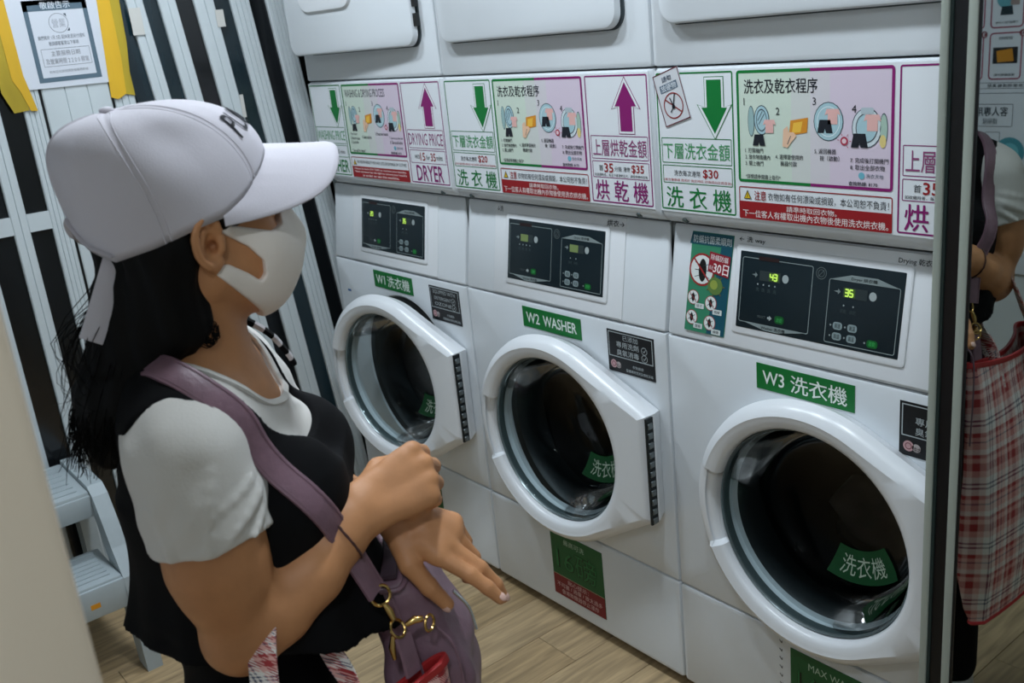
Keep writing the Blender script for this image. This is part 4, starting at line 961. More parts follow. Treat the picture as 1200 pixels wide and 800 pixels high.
# eyes, brows, nails
def ellmesh(name, c, r, Bm, m, parent=ROOT, n=16, mm=10):
    v = []; f = []
    for i in range(mm + 1):
        for j in range(n):
            t, p = math.pi * i / mm, 2 * math.pi * j / n; q = np.array(c) + Bm @ (np.array(r) * np.array([math.sin(t) * math.cos(p), math.sin(t) * math.sin(p), math.cos(t)])); v.append(q)
    for i in range(mm):
        for j in range(n): f.append((i * n + j, i * n + (j + 1) % n, (i + 1) * n + (j + 1) % n, (i + 1) * n + j))
    return emit_mesh(name, v, np.array(f)[:, ::-1], m, True, parent)
for s in (1, -1):
    ellmesh('eye', HD((.0868, s * .031, 1.4375)), (.0095, .0125, .0045), HB_, mat('eye_dark', (40, 30, 26), .2))
    tube('eyebrow', [LP(HD((.0965, s * .016, 1.4535))), LP(HD((.094, s * .034, 1.457))), LP(HD((.083, s * .052, 1.453)))], [.002, .0026, .0012], HAIR, ROOT, 6)
NAIL = mat('nail', (226, 184, 168), .25)
for P_, d_, up_, r_ in RT + LT: 
    Bm = np.stack([d_, np.cross(up_, d_), up_], 1); ellmesh('nail', P_ + up_ * r_ * .62 - d_ * .001, (.0065, .0048, .0022), Bm, NAIL, n=10, mm=6)
dT = nrm(LTh[3] - LTh[2]); upT = nrm(np.cross(dT, nL)); upT = upT if upT @ vL > 0 else -upT
ellmesh('nail', LTh[3] + upT * .0062, (.0075, .0055, .0024), np.stack([dT, np.cross(upT, dT), upT], 1), NAIL, n=10, mm=6)

# ---- T-shirt
T_ = Field((-.17, -.24, 1.0), (.19, .25, 1.36), .0032)
torso(T_, .006); chestfill(T_, .006)
T_.op(cone(HD((-.01, 0, 1.37)), BD((-.022, 0, 1.27)), .050, .070), .03)
for s, A, Bq in ((1, SHR, MIDR), (-1, SHL, (SHL + ELL) / 2)):
    d = nrm(Bq - A); end = A + d * .092
    T_.op(cone(A + d * .004, A + d * .05, .0520, .0565), .02); T_.op(cone(A + d * .05, end + d * .04, .0565, .066), .02)
    if s == 1:
        e1 = BB_ @ np.array((1., 0, 0)); e1 = nrm(e1 - (e1 @ d) * d); e2 = np.cross(d, e1)
        sg_ = 1 if (e2 @ (BB_ @ np.array((0, 1., 0)))) > 0 else -1
        for (g0, t0), (g1, t1), rr_ in (((5, .030), (70, .055), .0030), ((0, .045), (58, .082), .0034), ((-5, .058), (40, .096), .0028), ((60, .012), (78, .085), .0028), ((120, .03), (112, .095), .0030)):
            q = lambda g, t, R_: A + d * t + (e1 * math.cos(math.radians(g)) + sg_ * e2 * math.sin(math.radians(g))) * R_
            pts_ = [q(g0 + (g1 - g0) * w / 5, t0 + (t1 - t0) * w / 5, .0565 + .10 * (t0 + (t1 - t0) * w / 5 - .03)) for w in range(6)]
            chain(T_, pts_, [rr_ * x for x in (.9, 1.1, 1, .8, .5, .2)], .008)
    # hem cut and hollow
    def hemcut(X, Y, Z, d=d, end=end, A=A):
        h = (X - end[0]) * d[0] + (Y - end[1]) * d[1] + (Z - end[2]) * d[2]
        r = np.sqrt((X - end[0]) ** 2 + (Y - end[1]) ** 2 + (Z - end[2]) ** 2)
        return np.maximum(-h, r - .13)
    T_.op((hemcut, end - .1, end + .14), .003, True)
    T_.op(cone(end - d * .035, end + d * .06, .0475, .0590), .002, True)
    e1 = nrm(np.cross(d, (0, 0, 1))) if abs(d[2]) < .9 else nrm(np.cross(d, (1, 0, 0))); e2 = np.cross(d, e1)
Xg, Yg, Zg = np.meshgrid(*T_.ax, indexing='ij')
wv = .0010 * np.sin(75 * (Xg * .8 + .6 * Zg) + 2.2 * np.sin(28 * Zg + 14 * Yg)) + .0009 * np.sin(120 * (Xg - .5 * Zg) + 2 * np.sin(40 * Zg) + 30 * Yg)
wv *= np.clip((np.abs(Yg) - .075) / .05, .25, 1)
T_.D += wv.astype(np.float32); del Xg, Yg, Zg, wv
T_.op(ell(BD((.012, 0, 1.332)), (.137, .0915, .114), BB_), .002, True)
V, F_ = T_.mesh(1); emit_mesh('t_shirt', V, F_, TEE); 
# neckline rib
nk = []
for k in range(64):
    t = 2 * math.pi * k / 64; # follow the opening ellipse on the surface of the field
    best = None; c0 = np.array(BD((.012, 0, 1.332)))
    for ph in np.linspace(-1.5, .9, 90):
        dv = BB_ @ np.array([.137 * math.cos(ph) * math.cos(t), .0915 * math.cos(ph) * math.sin(t), .114 * math.sin(ph)]); p = c0 + dv
        ii = ((p - T_.lo) / T_.h).round().astype(int)
        if (ii < 0).any() or (ii >= T_.D.shape).any(): continue
        # surface of the shirt before the cut ~ where field just outside the cut is zero
        p2 = c0 + dv * 1.05; jj = ((p2 - T_.lo) / T_.h).round().astype(int)
        if (jj < 0).any() or (jj >= T_.D.shape).any(): continue
        v_ = T_.D[tuple(jj)]
        if v_ > 0: best = c0 + dv * 1.02; break
    if best is not None: nk.append(best)
if len(nk) > 40:
    nk = np.array(nk); nk = (np.roll(nk, 1, 0) + nk * 2 + np.roll(nk, -1, 0)) / 4
    nb_ = np.array([BB_.T @ (p - BD((0, 0, 0))) for p in nk]); st_ = int(np.argmin(nb_[:, 0])); nk = np.roll(nk, -st_, 0); nb_ = np.roll(nb_, -st_, 0)
    nk = nk[nb_[:, 0] > -.022]
    tube('neck_rib', [LP(p) for p in nk], .0028, TEE, ROOT, 8, flat=(1.6, .8))
# sleeve hem seam
# ---- black tunic
D_ = Field((-.22, -.25, .88), (.26, .24, 1.36), .0034)
torso(D_, .0125, .03, False); chestfill(D_, .0115)
def flare(X, Y, Z):
    p = [X - BD((0, 0, 0))[0], Y - BD((0, 0, 0))[1]]
    a = p[0] * BB_[0, 0] + p[1] * BB_[1, 0]; b = p[0] * BB_[0, 1] + p[1] * BB_[1, 1]
    t = np.clip((1.16 - Z) / .18, 0, 1.2)
    ca = .012 + .004 * t; ra = .120 + .040 * t * t; rb = .138 + .014 * t
    ph = np.arctan2(b / rb, (a - ca) / ra)
    w = 1 + t * (.028 * np.sin(7 * ph + .6) + .018 * np.sin(13 * ph + 2))
    return ((np.sqrt(((a - ca) / ra) ** 2 + (b / rb) ** 2) - w) * np.minimum(ra, rb)).astype(np.float32)
def flare2(X, Y, Z): return np.maximum(flare(X, Y, Z), np.maximum(Z - 1.15, np.where(X > 0, .995 - .3 * X, .995) - Z)).astype(np.float32)
D_.op((lambda X, Y, Z: np.maximum(Z * 0 + X * 0 + Y * 0, 1.04 - Z).astype(np.float32) * -1, (-.3, -.3, .7), (.3, .3, 1.035)), .004, True)
D_.op((flare2, (-.2, -.2, .92), (.22, .2, 1.16)), .03)
D_.op(ell(BD((.02, 0, 1.312)), (.165, .099, .157), BB_), .003, True)
for s in (1, -1):
    D_.op(ell(BD((.0, s * .205, 1.20)), (.085, .088, .125), BB_), .004, True)
V, F_ = D_.mesh(1); emit_mesh('tunic', V, F_, BLKF)
# ---- trousers and shoes
K_ = Field((-.20, -.22, .05), (.16, .22, 1.10), .007)
K_.op(ell(BD((-.006, 0, .87)), (.090, .134, .12), BB_), .01)
K_.op(ell(BD((-.010, 0, .99)), (.088, .124, .09), BB_), .03)
for s in (1, -1): chain(K_, [BD((.0, s * .072, .80)), BD((.005, s * .085, .46)), BD((-.02, s * .095, .10))], [.075, .066, .060], .03)
V, F_ = K_.mesh(1); emit_mesh('trousers', V, F_, BLKF); del K_
SHOE = mat('white_shoe', (206, 204, 200), .6)
for s in (1, -1):
    Q = Field((-.14, s * .10 - .08, -.01), (.20, s * .10 + .08, .14), .005)
    Q.op(cone(BD((-.05, s * .10, .04)), BD((.11, s * .112, .032)), .042, .036), .02); Q.op(cone(BD((-.03, s * .10, .05)), BD((-.03, s * .10, .10)), .045, .048), .03)
    Q.op((lambda X, Y, Z: (Z + X * 0 + Y * 0 - .002).astype(np.float32), (-.3, -.3, -.05), (.3, .3, 0)), .003, True)
    V, F_ = Q.mesh(1); emit_mesh('shoe', V, F_, SHOE)
# ---- face mask
M_ = Field(HD((.04, 0, 1.39)) - .11, HD((.06, 0, 1.39)) + .10, .0022)
head(M_, .0035)
M_.op(ell(HD((.056, 0, 1.391)), (.073, .061, .063), HB_), .02); M_.op(cone(HD((.098, 0, 1.44)), HD((.112, 0, 1.405)), .013, .017), .02)
PG = np.array([(.010, 1.449), (.034, 1.437), (.078, 1.422), (.094, 1.425), (.106, 1.447), (.16, 1.447), (.16, 1.30), (.075, 1.30), (.059, 1.334), (.036, 1.360), (.006, 1.393), (.008, 1.400), (.023, 1.399), (.044, 1.384), (.057, 1.372), (.063, 1.378), (.062, 1.394), (.048, 1.412), (.023, 1.431), (.010, 1.442)])
def maskcut(X, Y, Z):
    p = HD((0, 0, 0)); a = ((X - p[0]) * HB_[0, 0] + (Y - p[1]) * HB_[1, 0]) + Z * 0; z = Z + a * 0
    d = np.full(a.shape, 1e9); sg = np.ones(a.shape)
    for i in range(len(PG)):
        v0, v1 = PG[i], PG[i - 1]; e = v1 - v0; wx, wz = a - v0[0], z - v0[1]; t = np.clip((wx * e[0] + wz * e[1]) / (e @ e), 0, 1)
        d = np.minimum(d, (wx - e[0] * t) ** 2 + (wz - e[1] * t) ** 2)
        c1, c2, c3 = z >= v0[1], z < v1[1], e[0] * wz > e[1] * wx
        fl = (c1 & c2 & c3) | (~c1 & ~c2 & ~c3); sg = np.where(fl, -sg, sg)
    return (-(sg * np.sqrt(d))).astype(np.float32)      # positive inside the outline: everything else is cut away
M_.op((maskcut, HD((.05, 0, 1.38)) - .2, HD((.05, 0, 1.38)) + .2), .0015, True)
# hollow it behind the ears and at the inside of the head
V, F_ = M_.mesh(1); emit_mesh('face_mask', V, F_, MASKM)
del M_
# ---- hair
Hf = Field((-.24, -.13, 1.17), (.08, .12, 1.52), .0034)
def hop(p, q, r1, r2, k=.03): Hf.op(cone(HD(p), HD(q), r1, r2), k)
Hf.op(ell(HD((-.006, 0, 1.466)), (.088, .0765, .075), HB_), .01)
hop((-.026, 0, 1.435), (-.052, .004, 1.345), .054, .052); hop((-.052, .004, 1.345), (-.094, .010, 1.262), .052, .048); hop((-.094, .010, 1.262), (-.118, .012, 1.222), .046, .022)
for s in (1, -1):
    hop((-.03, s * .048, 1.425), (-.034, s * .044, 1.345), .034, .030, .02); hop((-.034, s * .044, 1.345), (-.070, s * .038, 1.285), .030, .018, .02)
    hop((-.022, s * .062, 1.418), (-.026, s * .052, 1.36), .018, .014, .02)
hop((.008, .072, 1.456), (.046, .066, 1.449), .012, .011, .01); hop((.040, .0660, 1.450), (.028, .0700, 1.438), .008, .003, .006); hop((.052, .052, 1.458), (.075, .036, 1.470), .012, .010, .01)
Xg, Yg, Zg = np.meshgrid(*Hf.ax, indexing='ij')
Hf.D += (.0016 * np.sin(230 * (Xg * .7 + Yg) + 30 * Zg) + .0012 * np.sin(310 * (Yg - Xg * .5) - 25 * Zg + 1)).astype(np.float32); del Xg, Yg, Zg
V, F_ = Hf.mesh(1); hair = emit_mesh('hair', V, F_, HAIR); del Hf
rnd = random.Random(3); sv = []; sf = []
def strand(P, r0):
    P = spline(P, 10); n0 = len(sv)
    for i, p in enumerate(P):
        t = nrm(P[min(i + 1, len(P) - 1)] - P[max(i - 1, 0)]); e1 = nrm(np.cross(t, (.3, .8, .2))); e2 = np.cross(t, e1); r = r0 * (1 - .7 * i / (len(P) - 1))
        for k in range(3): a = 2.094 * k; sv.append(p + (e1 * math.cos(a) + e2 * math.sin(a)) * r)
    for i in range(len(P) - 1):
        for k in range(3): sf.append((n0 + 3 * i + k, n0 + 3 * i + (k + 1) % 3, n0 + 3 * i + 3 + (k + 1) % 3, n0 + 3 * i + 3 + k))
for k in range(260):
    s = rnd.uniform(-1, 1); o = rnd.uniform(.85, 1.12); j = lambda q: rnd.gauss(0, q)
    th = rnd.uniform(.5 * math.pi, 1.55 * math.pi); c, sn = math.cos(th), -math.sin(th)
    P = [HD((-.026 + .052 * c * o, .056 * sn, 1.425)), HD((-.052 + .051 * c * o + j(.003), .052 * sn + j(.004), 1.345)), HD((-.094 + .048 * c * o + j(.005), .010 + .048 * sn + j(.006), 1.265)), HD((-.118 + .036 * c * o + j(.010), .012 + .036 * sn + j(.010), 1.218 + j(.010)))]
    strand(P, .0011)
for k in range(26): # loose ends at the back
    P = [HD((-.085, rnd.uniform(-.04, .04), rnd.uniform(1.36, 1.40))), HD((-.128 + rnd.gauss(0, .01), rnd.uniform(-.04, .05), 1.34)), HD((-.135 + rnd.gauss(0, .012), rnd.uniform(-.04, .05), 1.30)), HD((-.13 + rnd.gauss(0, .014), rnd.uniform(-.04, .05), 1.27))]
    strand(P, .0007)
for k in range(16): # curl beside the neck
    j = lambda: rnd.gauss(0, .0035)
    P = [HD((-.012 + j(), .066 + j(), 1.40)), HD((-.016 + j(), .066 + j(), 1.36)), HD((-.022 + j(), .068, 1.336 + j())), HD((-.012 + j(), .070, 1.322 + j())), HD((-.002 + j(), .070, 1.330 + j())), HD((-.003 + j(), .068, 1.340 + j())), HD((-.012 + j(), .068, 1.338))]
    strand(P, .0012)
tag(emit_mesh('hair_strands', sv, sf, HAIR), kind='stuff')
# ---- cap
def crown(ph, th, off=0.0):
    """point on the cap: ph azimuth (0 front, + to her right), th elevation 0 rim .. pi/2 button"""
    e = 2 / 2.55; c = max(math.cos(th), 0) ** e; s = max(math.sin(th), 0) ** e
    ap = abs((math.degrees(ph) + 180) % 360 - 180)
    rim = np.interp(ap, [0, 15, 30, 45, 60, 75, 90, 115, 140, 160, 180], [1.505, 1.502, 1.493, 1.479, 1.462, 1.449, 1.444, 1.431, 1.421, 1.434, 1.455])
    ra, rb = .1035, .088
    pf = min(abs(ap - q) for q in (48, 108, 180))
    g = -.0011 * math.exp(-(pf * max(c, .05) / 1.6) ** 2)
    x = -.0015 - .046 * s ** 1.6 + (ra + off + g) * c * math.cos(ph); y = (rb + off + g) * c * math.sin(ph)
    z = rim + (1.561 - rim) * s + .16 * (x + .045) * s * (1 if x > -.045 else .55) + (off + g) * s
    # soft dents
    z -= .002 * math.exp(-((math.degrees(ph) - 82) / 16) ** 2 - ((math.degrees(th) - 48) / 16) ** 2)
    y -= .007 * math.exp(-((math.degrees(ph) - 78) / 18) ** 2 - ((math.degrees(th) - 38) / 15) ** 2) * (1 if y > 0 else 0)
    y -= .004 * math.exp(-((math.degrees(ph) - 132) / 16) ** 2 - ((math.degrees(th) - 30) / 16) ** 2) * (1 if y > 0 else 0)
    return HD((x, y, z))
NP, NT = 180, 40; v = []; f = []
for i in range(NT + 1):
    for j in range(NP): v.append(crown(2 * math.pi * j / NP, math.pi / 2 * i / NT * .9999))
for i in range(NT):
    for j in range(NP): f.append((i * NP + j, (i + 1) * NP + j, (i + 1) * NP + (j + 1) % NP, i * NP + (j + 1) % NP))
# turned-in rim
n0 = len(v)
for j in range(NP): q = crown(2 * math.pi * j / NP, 0, -.006); v.append(q + np.array([0, 0, .010]))
for j in range(NP): f.append((j, (j + 1) % NP, n0 + (j + 1) % NP, n0 + j))
cap = emit_mesh('cap', v, f, CAPM)
# brim: curved board, two skins
v = []; f = []; NB, NR = 48, 14
def crown0(ph, th):
    p = crown(ph, th) - HD((0, 0, 0)); return HB_.T @ p
def brim(s, t, up):
    """s in -1..1 across, t 0 root .. 1 edge"""
    ph = s * math.radians(76)
    root = crown0(ph, .0)
    ex = .020 + .164 * max(math.cos(ph * .98), 0) ** .55; ey = .0885 * math.sin(ph) / math.sin(math.radians(76)) * (1 - .04 * (1 - abs(s)))
    wgt = 1 - abs(s) ** 8
    x = root[0] + (ex - root[0]) * t * wgt; y = root[1] + (ey - root[1]) * t * wgt
    arch = 1.500 - .058 * (abs(y) / .088) ** 2.0 - .004 * t
    z = root[2] * (1 - t) + arch * t if t < 1 else arch
    z = root[2] * (1 - t) ** 2 + arch * (1 - (1 - t) ** 2)
    return HD((x, y, z + up))
for up in (.0022, -.0022):
    for i in range(NR + 1):
        for j in range(NB + 1): v.append(brim(-1 + 2 * j / NB, i / NR, up * (1 if i < NR else .3)))
m_ = (NR + 1) * (NB + 1)
for k in (0, 1):
    for i in range(NR):
        for j in range(NB):
            a = k * m_ + i * (NB + 1) + j; q = (a, a + 1, a + NB + 2, a + NB + 1); f.append(q if k else q[::-1])
for j in range(NB): a = NR * (NB + 1) + j; f.append((a, a + 1, m_ + a + 1, m_ + a))
bo = emit_mesh('brim', v, f, CAPM, True, cap)
bm = bmesh.new(); bm.from_mesh(bo.data); bmesh.ops.recalc_face_normals(bm, faces=bm.faces); bm.to_mesh(bo.data); bm.free()
ellmesh('button', crown(0, math.pi / 2 * .9999) + np.array([0, 0, .001]), (.0075, .0075, .004), HB_, CAPM, cap, 14, 8)
# stitched seams
for sd in (48, 108, 180, -108, -48):
    for dd in (-1.6, 1.6): tube('seam', [LP(crown(math.radians(sd + dd / max(math.cos(math.pi / 2 * i / 20), .12)), math.pi / 2 * i / 20 * .93, .0001)) for i in range(21)], .0006, CAPM, cap, 4)
P = Print(); P.text('PUMA', -.036, .036, -.0125, .0125, (22, 22, 30), 1, .006, slant=.2)
P.build('lettering', lambda u, v_, h: LP(crown(math.radians(18) - u / .098, math.radians(25) + v_ / .085, h + .0012)), cap)
# back strap and its loose tail
tube('strap', [LP(crown(math.radians(a), .0, -.003) + np.array([0, 0, .006])) for a in range(140, 221, 5)], 1, CAPM, cap, 8, flat=(.009, .0012))
tail = [HD(p) for p in ((-.062, .030, 1.440), (-.074, .032, 1.424), (-.093, .036, 1.390), (-.112, .040, 1.356), (-.118, .041, 1.346))]
tube('strap_tail', [LP(p) for p in spline(tail, 14)], 1, CAPM, cap, 8, up=(0, 1, 0), flat=(.0115, .0016))
# ---- bracelet
dB = nrm(WRR - FMR); cB = FMR + dB * .050; e1 = nrm(np.cross(dB, (0, 0, 1))); e2 = np.cross(dB, e1)
br = [cB + (e1 * math.cos(t) + e2 * math.sin(t)) * .018 + dB * .004 * math.cos(t + 1) for t in np.linspace(0, 2 * math.pi, 41)[:-1]]
br = [push(p, .0010, (B,)) for p in br]
bc = tube('bracelet', [LP(p) for p in br], [.0013 + .0004 * (i % 2) for i in range(40)], mat('bracelet_cord', (70, 40, 40), .5), ROOT, 6, closed=True)

# ---- two-tone cord on the far side of the neckline
cd_ = spline([BD(p) for p in ((.030, -.058, 1.318), (.052, -.058, 1.303), (.070, -.060, 1.285), (.082, -.066, 1.262), (.088, -.070, 1.245))], 25)
cd_ = np.array([push(p, .004, (T_, D_)) for p in cd_])
co_ = tube('patterned_cord', [LP(p) for p in cd_], 1, [mat('cord_white', (206, 200, 202), .7), BLKF], ROOT, 8, flat=(.006, .003))
co_.data.polygons.foreach_set('material_index', [(i // 8 // 3) % 2 for i in range(len(co_.data.polygons))])
# ------------------------------------------------------------------ purple shoulder bag
LEA = mat('plum_leather', (128, 98, 110), .45, noise=(60, .12, I3), bump=(160, .15, I3))
GOLD = mat('gold_metal', (206, 170, 104), .22, metal=1.0)
SILV = mat('silver_metal', (200, 202, 204), .22, metal=1.0)
ZIP = mat('zip_tape', (70, 52, 62), .6)
HBG = empty('handbag', tuple(ROOT.location), ROOT.rotation_euler.z)
tag(HBG, 'plum leather shoulder bag with gold clips hanging before the woman', 'bag')
G = Field((.08, -.22, .64), (.34, .20, 1.06), .0035)
cc = BD((.203, -.018, .862))
def bagfn(X, Y, Z):
    dx, dy = X - cc[0], Y - cc[1]
    a = dx * BB_[0, 0] + dy * BB_[1, 0]; b = dx * BB_[0, 1] + dy * BB_[1, 1]; z = Z - cc[2]
    a = a + .22 * z * (z > 0) + .02 * b                      # leans back towards the body at the top
    t = np.clip(z / .15, -1, 1); sa = .054 - .020 * np.clip(t, 0, 1); sb = .092 - .018 * np.clip(t, 0, 1)
    r = .028; qa = np.abs(a) - sa + r; qb = np.abs(b) - sb + r; qz = np.abs(z) - .146 + r
    d = np.sqrt(np.maximum(qa, 0) ** 2 + np.maximum(qb, 0) ** 2 + np.maximum(qz, 0) ** 2) + np.minimum(np.maximum(qa, np.maximum(qb, qz)), 0) - r
    return (d + .0035 * np.sin(55 * a + 25 * z + 3 * np.sin(18 * z)) * np.clip(1 - t, .2, 1) + .003 * np.sin(48 * b - 30 * z)).astype(np.float32)
G.op((bagfn, cc - .2, cc + .2), .005)
# drooping top opening
G.op(cone(BD((.165, -.055, 1.018)), BD((.165, .060, 1.018)), .014, .014), .012, True)
# slip pocket welt on the near end
G.op(cone(BD((.195, .120, .955)), BD((.245, .112, .86)), .0035, .0035), .006, True)
V, F_ = G.mesh(1); emit_mesh('bag_body', V, F_, LEA, True, HBG)
def bt(name, pts, r, m, n=8, par=HBG, **k): return tube(name, [LP(BD(p)) for p in pts], r, m, par, n, **k)
bt('zip_tape', [(.168, -0.101, 1.012), (.172, -0.050, 1.016), (.172, 0.010, 1.016), (.168, 0.049, 1.010)], 1, ZIP, 8, flat=(.010, .003))
bt('rim_piping', spline([(.150, 0.056, .998), (.182, 0.058, 1.000), (.192, 0.010, 1.010), (.192, -0.060, 1.010), (.184, -0.108, .998)], 20), .0035, LEA)
for k, sx in enumerate((.0, .045)):
    bt('seam', spline([(.170 + sx, 0.075, 1.0 - sx), (.190 + sx, 0.090, .93), (.200 + sx * .9, 0.092, .85), (.200 + sx * .9, 0.090, .76)], 16), .0016, LEA, 6)
bt('zip_pull', [(.206, -0.010, 1.008), (.210, -0.008, 1.020), (.207, -0.006, 1.030)], [.004, .006, .004], SILV, 8)
tube('pocket_zip', [LP(push(BD(q), .0012, (G,))) for q in spline([(.240, 0.025, .965), (.256, 0.025, .94), (.262, 0.028, .91)], 12)], 1, SILV, HBG, 8, flat=(.0028, .0018))
del G
# strap: over the right shoulder, across the chest to the clip; and down the back to the far end of the bag
front = spline([BD(p) for p in ((-.098, .020, 1.235), (-.076, .048, 1.275), (-.036, .090, 1.306), (-.012, .106, 1.308), (.012, .119, 1.292), (.034, .124, 1.266), (.054, .122, 1.236), (.068, .119, 1.210), (.084, .114, 1.180), (.104, .108, 1.146), (.124, .098, 1.108), (.142, .092, 1.060), (.157, .090, 1.018))], 44)
def ribbon(name, pts, nrms, w, th, m, par, taper=None):
    rings = []; N = len(pts)
    for i in range(N):
        t = nrm(pts[min(i + 1, N - 1)] - pts[max(i - 1, 0)]); n_ = nrm(nrms[i] - (nrms[i] @ t) * t); s_ = np.cross(t, n_)
        rings.append([LP(pts[i] + s_ * w * x + n_ * th * y) for x, y in ((-.5, -.5), (.5, -.5), (.5, .3), (.44, .5), (-.44, .5), (-.5, .3))])
    return loft(name, rings, m, par, smooth=35)
cB0 = BD((-.02, .01, 1.13))
def outw(p): q = p - cB0; q[2] *= .9; return nrm(q)
front = np.array([push(p, .0035, (T_, D_)) for p in front]); 
for _ in range(12): front[1:-1] = (front[:-2] + 2 * front[1:-1] + front[2:]) / 4
front = np.array([push(p, .003, (T_, D_)) for p in front]); front[1:-1] = (front[:-2] + 2 * front[1:-1] + front[2:]) / 4
nf = [outw(p) for p in front]
sp = ribbon('strap', front, nf, .030, .0045, LEA, HBG)
for sd in (-1, 1):
    e = []
    for i in range(len(front)):
        t = nrm(front[min(i + 1, 43)] - front[max(i - 1, 0)]); n_ = nrm(nf[i] - (nf[i] @ t) * t); e.append(LP(front[i] + np.cross(t, n_) * .0115 * sd + n_ * .0024))
    tube('stitching', e, .0008, LEA, sp, 4)
back = spline([BD(p) for p in ((-.098, .020, 1.235), (-.112, -.02, 1.18), (-.116, -.07, 1.10), (-.085, -.140, 1.02), (.0, -.168, .985), (.13, -.14, .97), (.165, -.098, .975))], 40)
back = np.array([push(p, .004, (T_, D_)) for p in back])
ribbon('back_strap', back, [outw(p) for p in back], .030, .0045, LEA, HBG)
# buckle on the shoulder
bt('buckle', [(-.022, .082, 1.312), (-.018, .110, 1.306), (-.010, .112, 1.303), (-.014, .084, 1.309), (-.022, .082, 1.312)], .0016, GOLD, 6)
# clip, rings
def ring(c, ax, R_, r, m, nm='ring'):
    ax = nrm(ax); e1 = nrm(np.cross(ax, (.2, .3, .9))); e2 = np.cross(ax, e1)
    return tube(nm, [LP(BD(c) + (e1 * math.cos(t) + e2 * math.sin(t)) * R_) for t in np.linspace(0, 2 * math.pi, 17)[:-1]], r, m, HBG, 6, closed=True)
ring((.160, 0.088, 1.012), (.3, .9, .2), .0115, .0020, GOLD, 'strap_ring')
bt('clip', [(.163, 0.091, 1.002), (.168, 0.094, 0.993), (.171, 0.096, 0.984)], [.0035, .0048, .0035], GOLD)
ring((.174, 0.098, 0.973), (.6, .5, .5), .0105, .0019, GOLD, 'clip_ring')
bt('clip', [(.184, 0.098, 0.976), (.194, 0.096, 0.980), (.203, 0.094, 0.978)], [.0030, .0048, .0036], GOLD)
ring((.210, 0.095, 0.972), (.7, .6, .1), .0090, .0018, GOLD, 'clip_ring')
bt('clip_tail', [(.168, 0.100, 0.966), (.165, 0.103, 0.952), (.166, 0.104, 0.938)], [.0030, .0042, .0026], GOLD)
bt('loop_tab', [(.178, 0.096, 0.962), (.182, 0.100, 0.939), (.184, 0.102, 0.914)], 1, LEA, 8, flat=(.012, .003))
# ------------------------------------------------------------------ plaid tote on her elbow
def plaid(name, per):
    m = bpy.data.materials.new(name); m.use_nodes = True; nt = m.node_tree; b = nt.nodes['Principled BSDF']; b.inputs['Roughness'].default_value = .55
    tc = nt.nodes.new('ShaderNodeTexCoord'); sx = nt.nodes.new('ShaderNodeSeparateXYZ'); nt.links.new(tc.outputs['Object'], sx.inputs[0])
    def M(op, a, b_=None, c=None):
        n = nt.nodes.new('ShaderNodeMath'); n.operation = op
        for i, q in enumerate((a, b_, c)):
            if q is None: continue
            if isinstance(q, (int, float)): n.inputs[i].default_value = q
            else: nt.links.new(q, n.inputs[i])
        return n.outputs[0]
    X, Y, Z = sx.outputs
    s = M('FRACT', M('DIVIDE', M('ADD', M('MULTIPLY', X, .92), M('MULTIPLY', Y, .85)), per)); t = M('FRACT', M('DIVIDE', Z, per))
    def ramp(f, stops):
        r = nt.nodes.new('ShaderNodeValToRGB'); r.color_ramp.interpolation = 'CONSTANT'
        el = r.color_ramp.elements
        while len(el) < len(stops): el.new(.5)
        for e, (p, c) in zip(el, stops): e.position = p; e.color = (*lin(c), 1)
        nt.links.new(f, r.inputs[0]); return r.outputs[0]
    Rd, Wh, Nv, Pk = (164, 46, 50), (236, 230, 224), (58, 66, 98), (224, 172, 164)
    st = [(0, Wh), (.10, Nv), (.13, Wh), (.17, Nv), (.20, Wh), (.30, Pk), (.40, Rd), (.52, Pk), (.60, Rd), (.66, Wh), (.74, Pk), (.84, Nv), (.865, Pk), (.93, Rd)]
    c1 = ramp(s, st); c2 = ramp(t, st)
    # woven: alternate warp and weft
    wv = M('GREATER_THAN', M('FRACT', M('ADD', M('MULTIPLY', M('ADD', X, Y), 260.), M('MULTIPLY', Z, 260.))), .5)
    mx = nt.nodes.new('ShaderNodeMix'); mx.data_type = 'RGBA'; nt.links.new(wv, mx.inputs[0]); nt.links.new(c1, mx.inputs[6]); nt.links.new(c2, mx.inputs[7])
    nt.links.new(mx.outputs[2], b.inputs['Base Color']); return m
PLD = plaid('red_plaid_weave', .13); PLS = plaid('strap_plaid_weave', .045); TRIM = mat('red_trim', (176, 40, 42), .5)
TB = empty('tote_bag', tuple(ROOT.location), ROOT.rotation_euler.z)
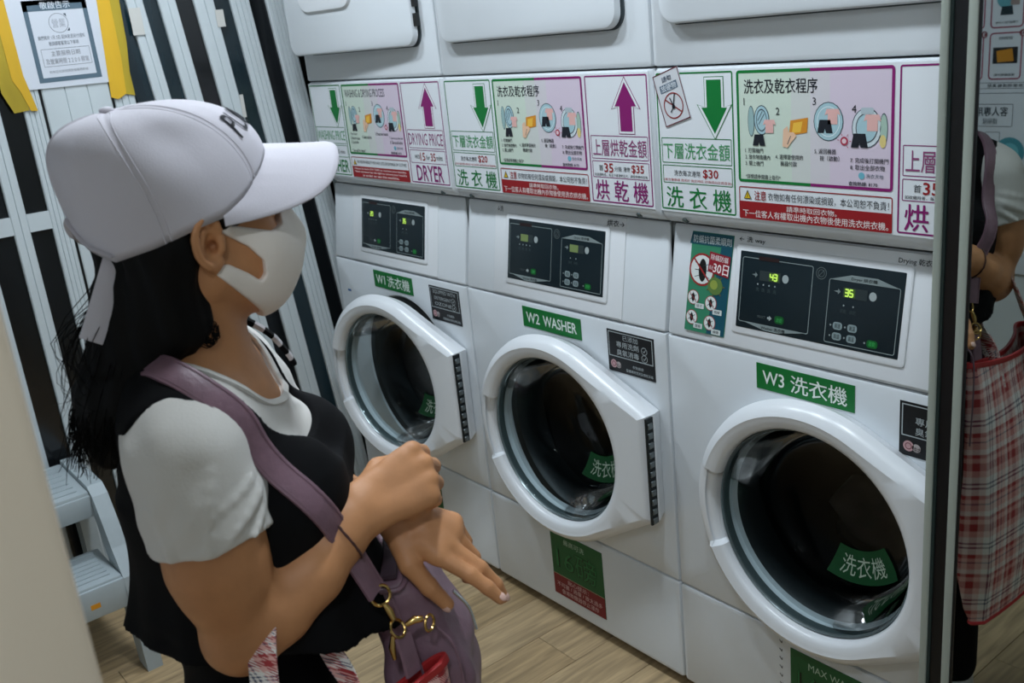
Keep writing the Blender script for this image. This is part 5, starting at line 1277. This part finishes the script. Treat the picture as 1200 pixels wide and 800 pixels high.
tag(TB, 'red, white and blue plaid tote hanging from the elbow of the woman', 'bag')
rim = np.array([(.216, .094), (.165, .128), (.100, .168), (.03, .205), (-.05, .232), (-.115, .236), (-.135, .222), (-.115, .206), (-.05, .196), (.03, .172), (.100, .140), (.165, .104), (.205, .080), (.222, .080)])
ctr = rim.mean(0); rings = []
def rimz(a): return .884 + .030 * max(0, (a - .05) / .17) ** 1.5
for k, (zf, ex) in enumerate(((1, 1.0), (.93, 1.02), (.8, 1.10), (.6, 1.22), (.4, 1.28), (.2, 1.26), (.06, 1.16), (.0, 1.05))):
    ring_ = []
    for i, (a, b) in enumerate(rim):
        # swell outwards (away from the body) below the rim
        nb = ctr[1] + (b - ctr[1]) * ex + .028 * (1 - zf) ** .5 * 1.2; na = ctr[0] + (a - ctr[0]) * (1 + .05 * math.sin(math.pi * zf))
        w_ = .004 * math.sin(7 * i + 9 * zf)
        if ex > 1.0: nb += (.035 if i < 6 else .0) * math.sin(math.pi * min(zf + .1, 1)); nb += w_
        ring_.append(BD((na, nb, .36 + (rimz(a) - .36) * zf)))
    rings.append(ring_)
fine = []
for r in rings: fine.append(np.array([spline(np.vstack([r, r[:1]]), 56)[:-1]])[0])
tb = loft('bag_body', [[LP(p) for p in r] for r in fine], PLD, TB, cap=(False, True), smooth=60)
tube('rim_trim', [LP(p) for p in fine[0]], 1, TRIM, TB, 8, closed=True, flat=(.0032, .0055))
tube('base_trim', [LP(p) for p in fine[-1]], .004, TRIM, TB, 6, closed=True)
def strapline(pts, nm='handle'):
    P_ = spline([BD(p) for p in pts], 36); ax = nrm(BB_ @ np.array((.75, -.45, .35)))
    nn = []
    c_ = BD((.050, .125, 1.035))
    for p in P_: nn.append(nrm(p - c_ + np.array([0, 0, .02])))
    return ribbon(nm, P_, nn, .030, .003, PLS, TB)
strapline([(.050, .236, .80), (.044, .222, .90), (.040, .194, .975), (.042, .172, 1.030), (.052, .140, 1.082), (.066, .100, 1.078), (.078, .083, 1.030), (.092, .100, .975), (.120, .128, .92), (.138, .146, .84)])
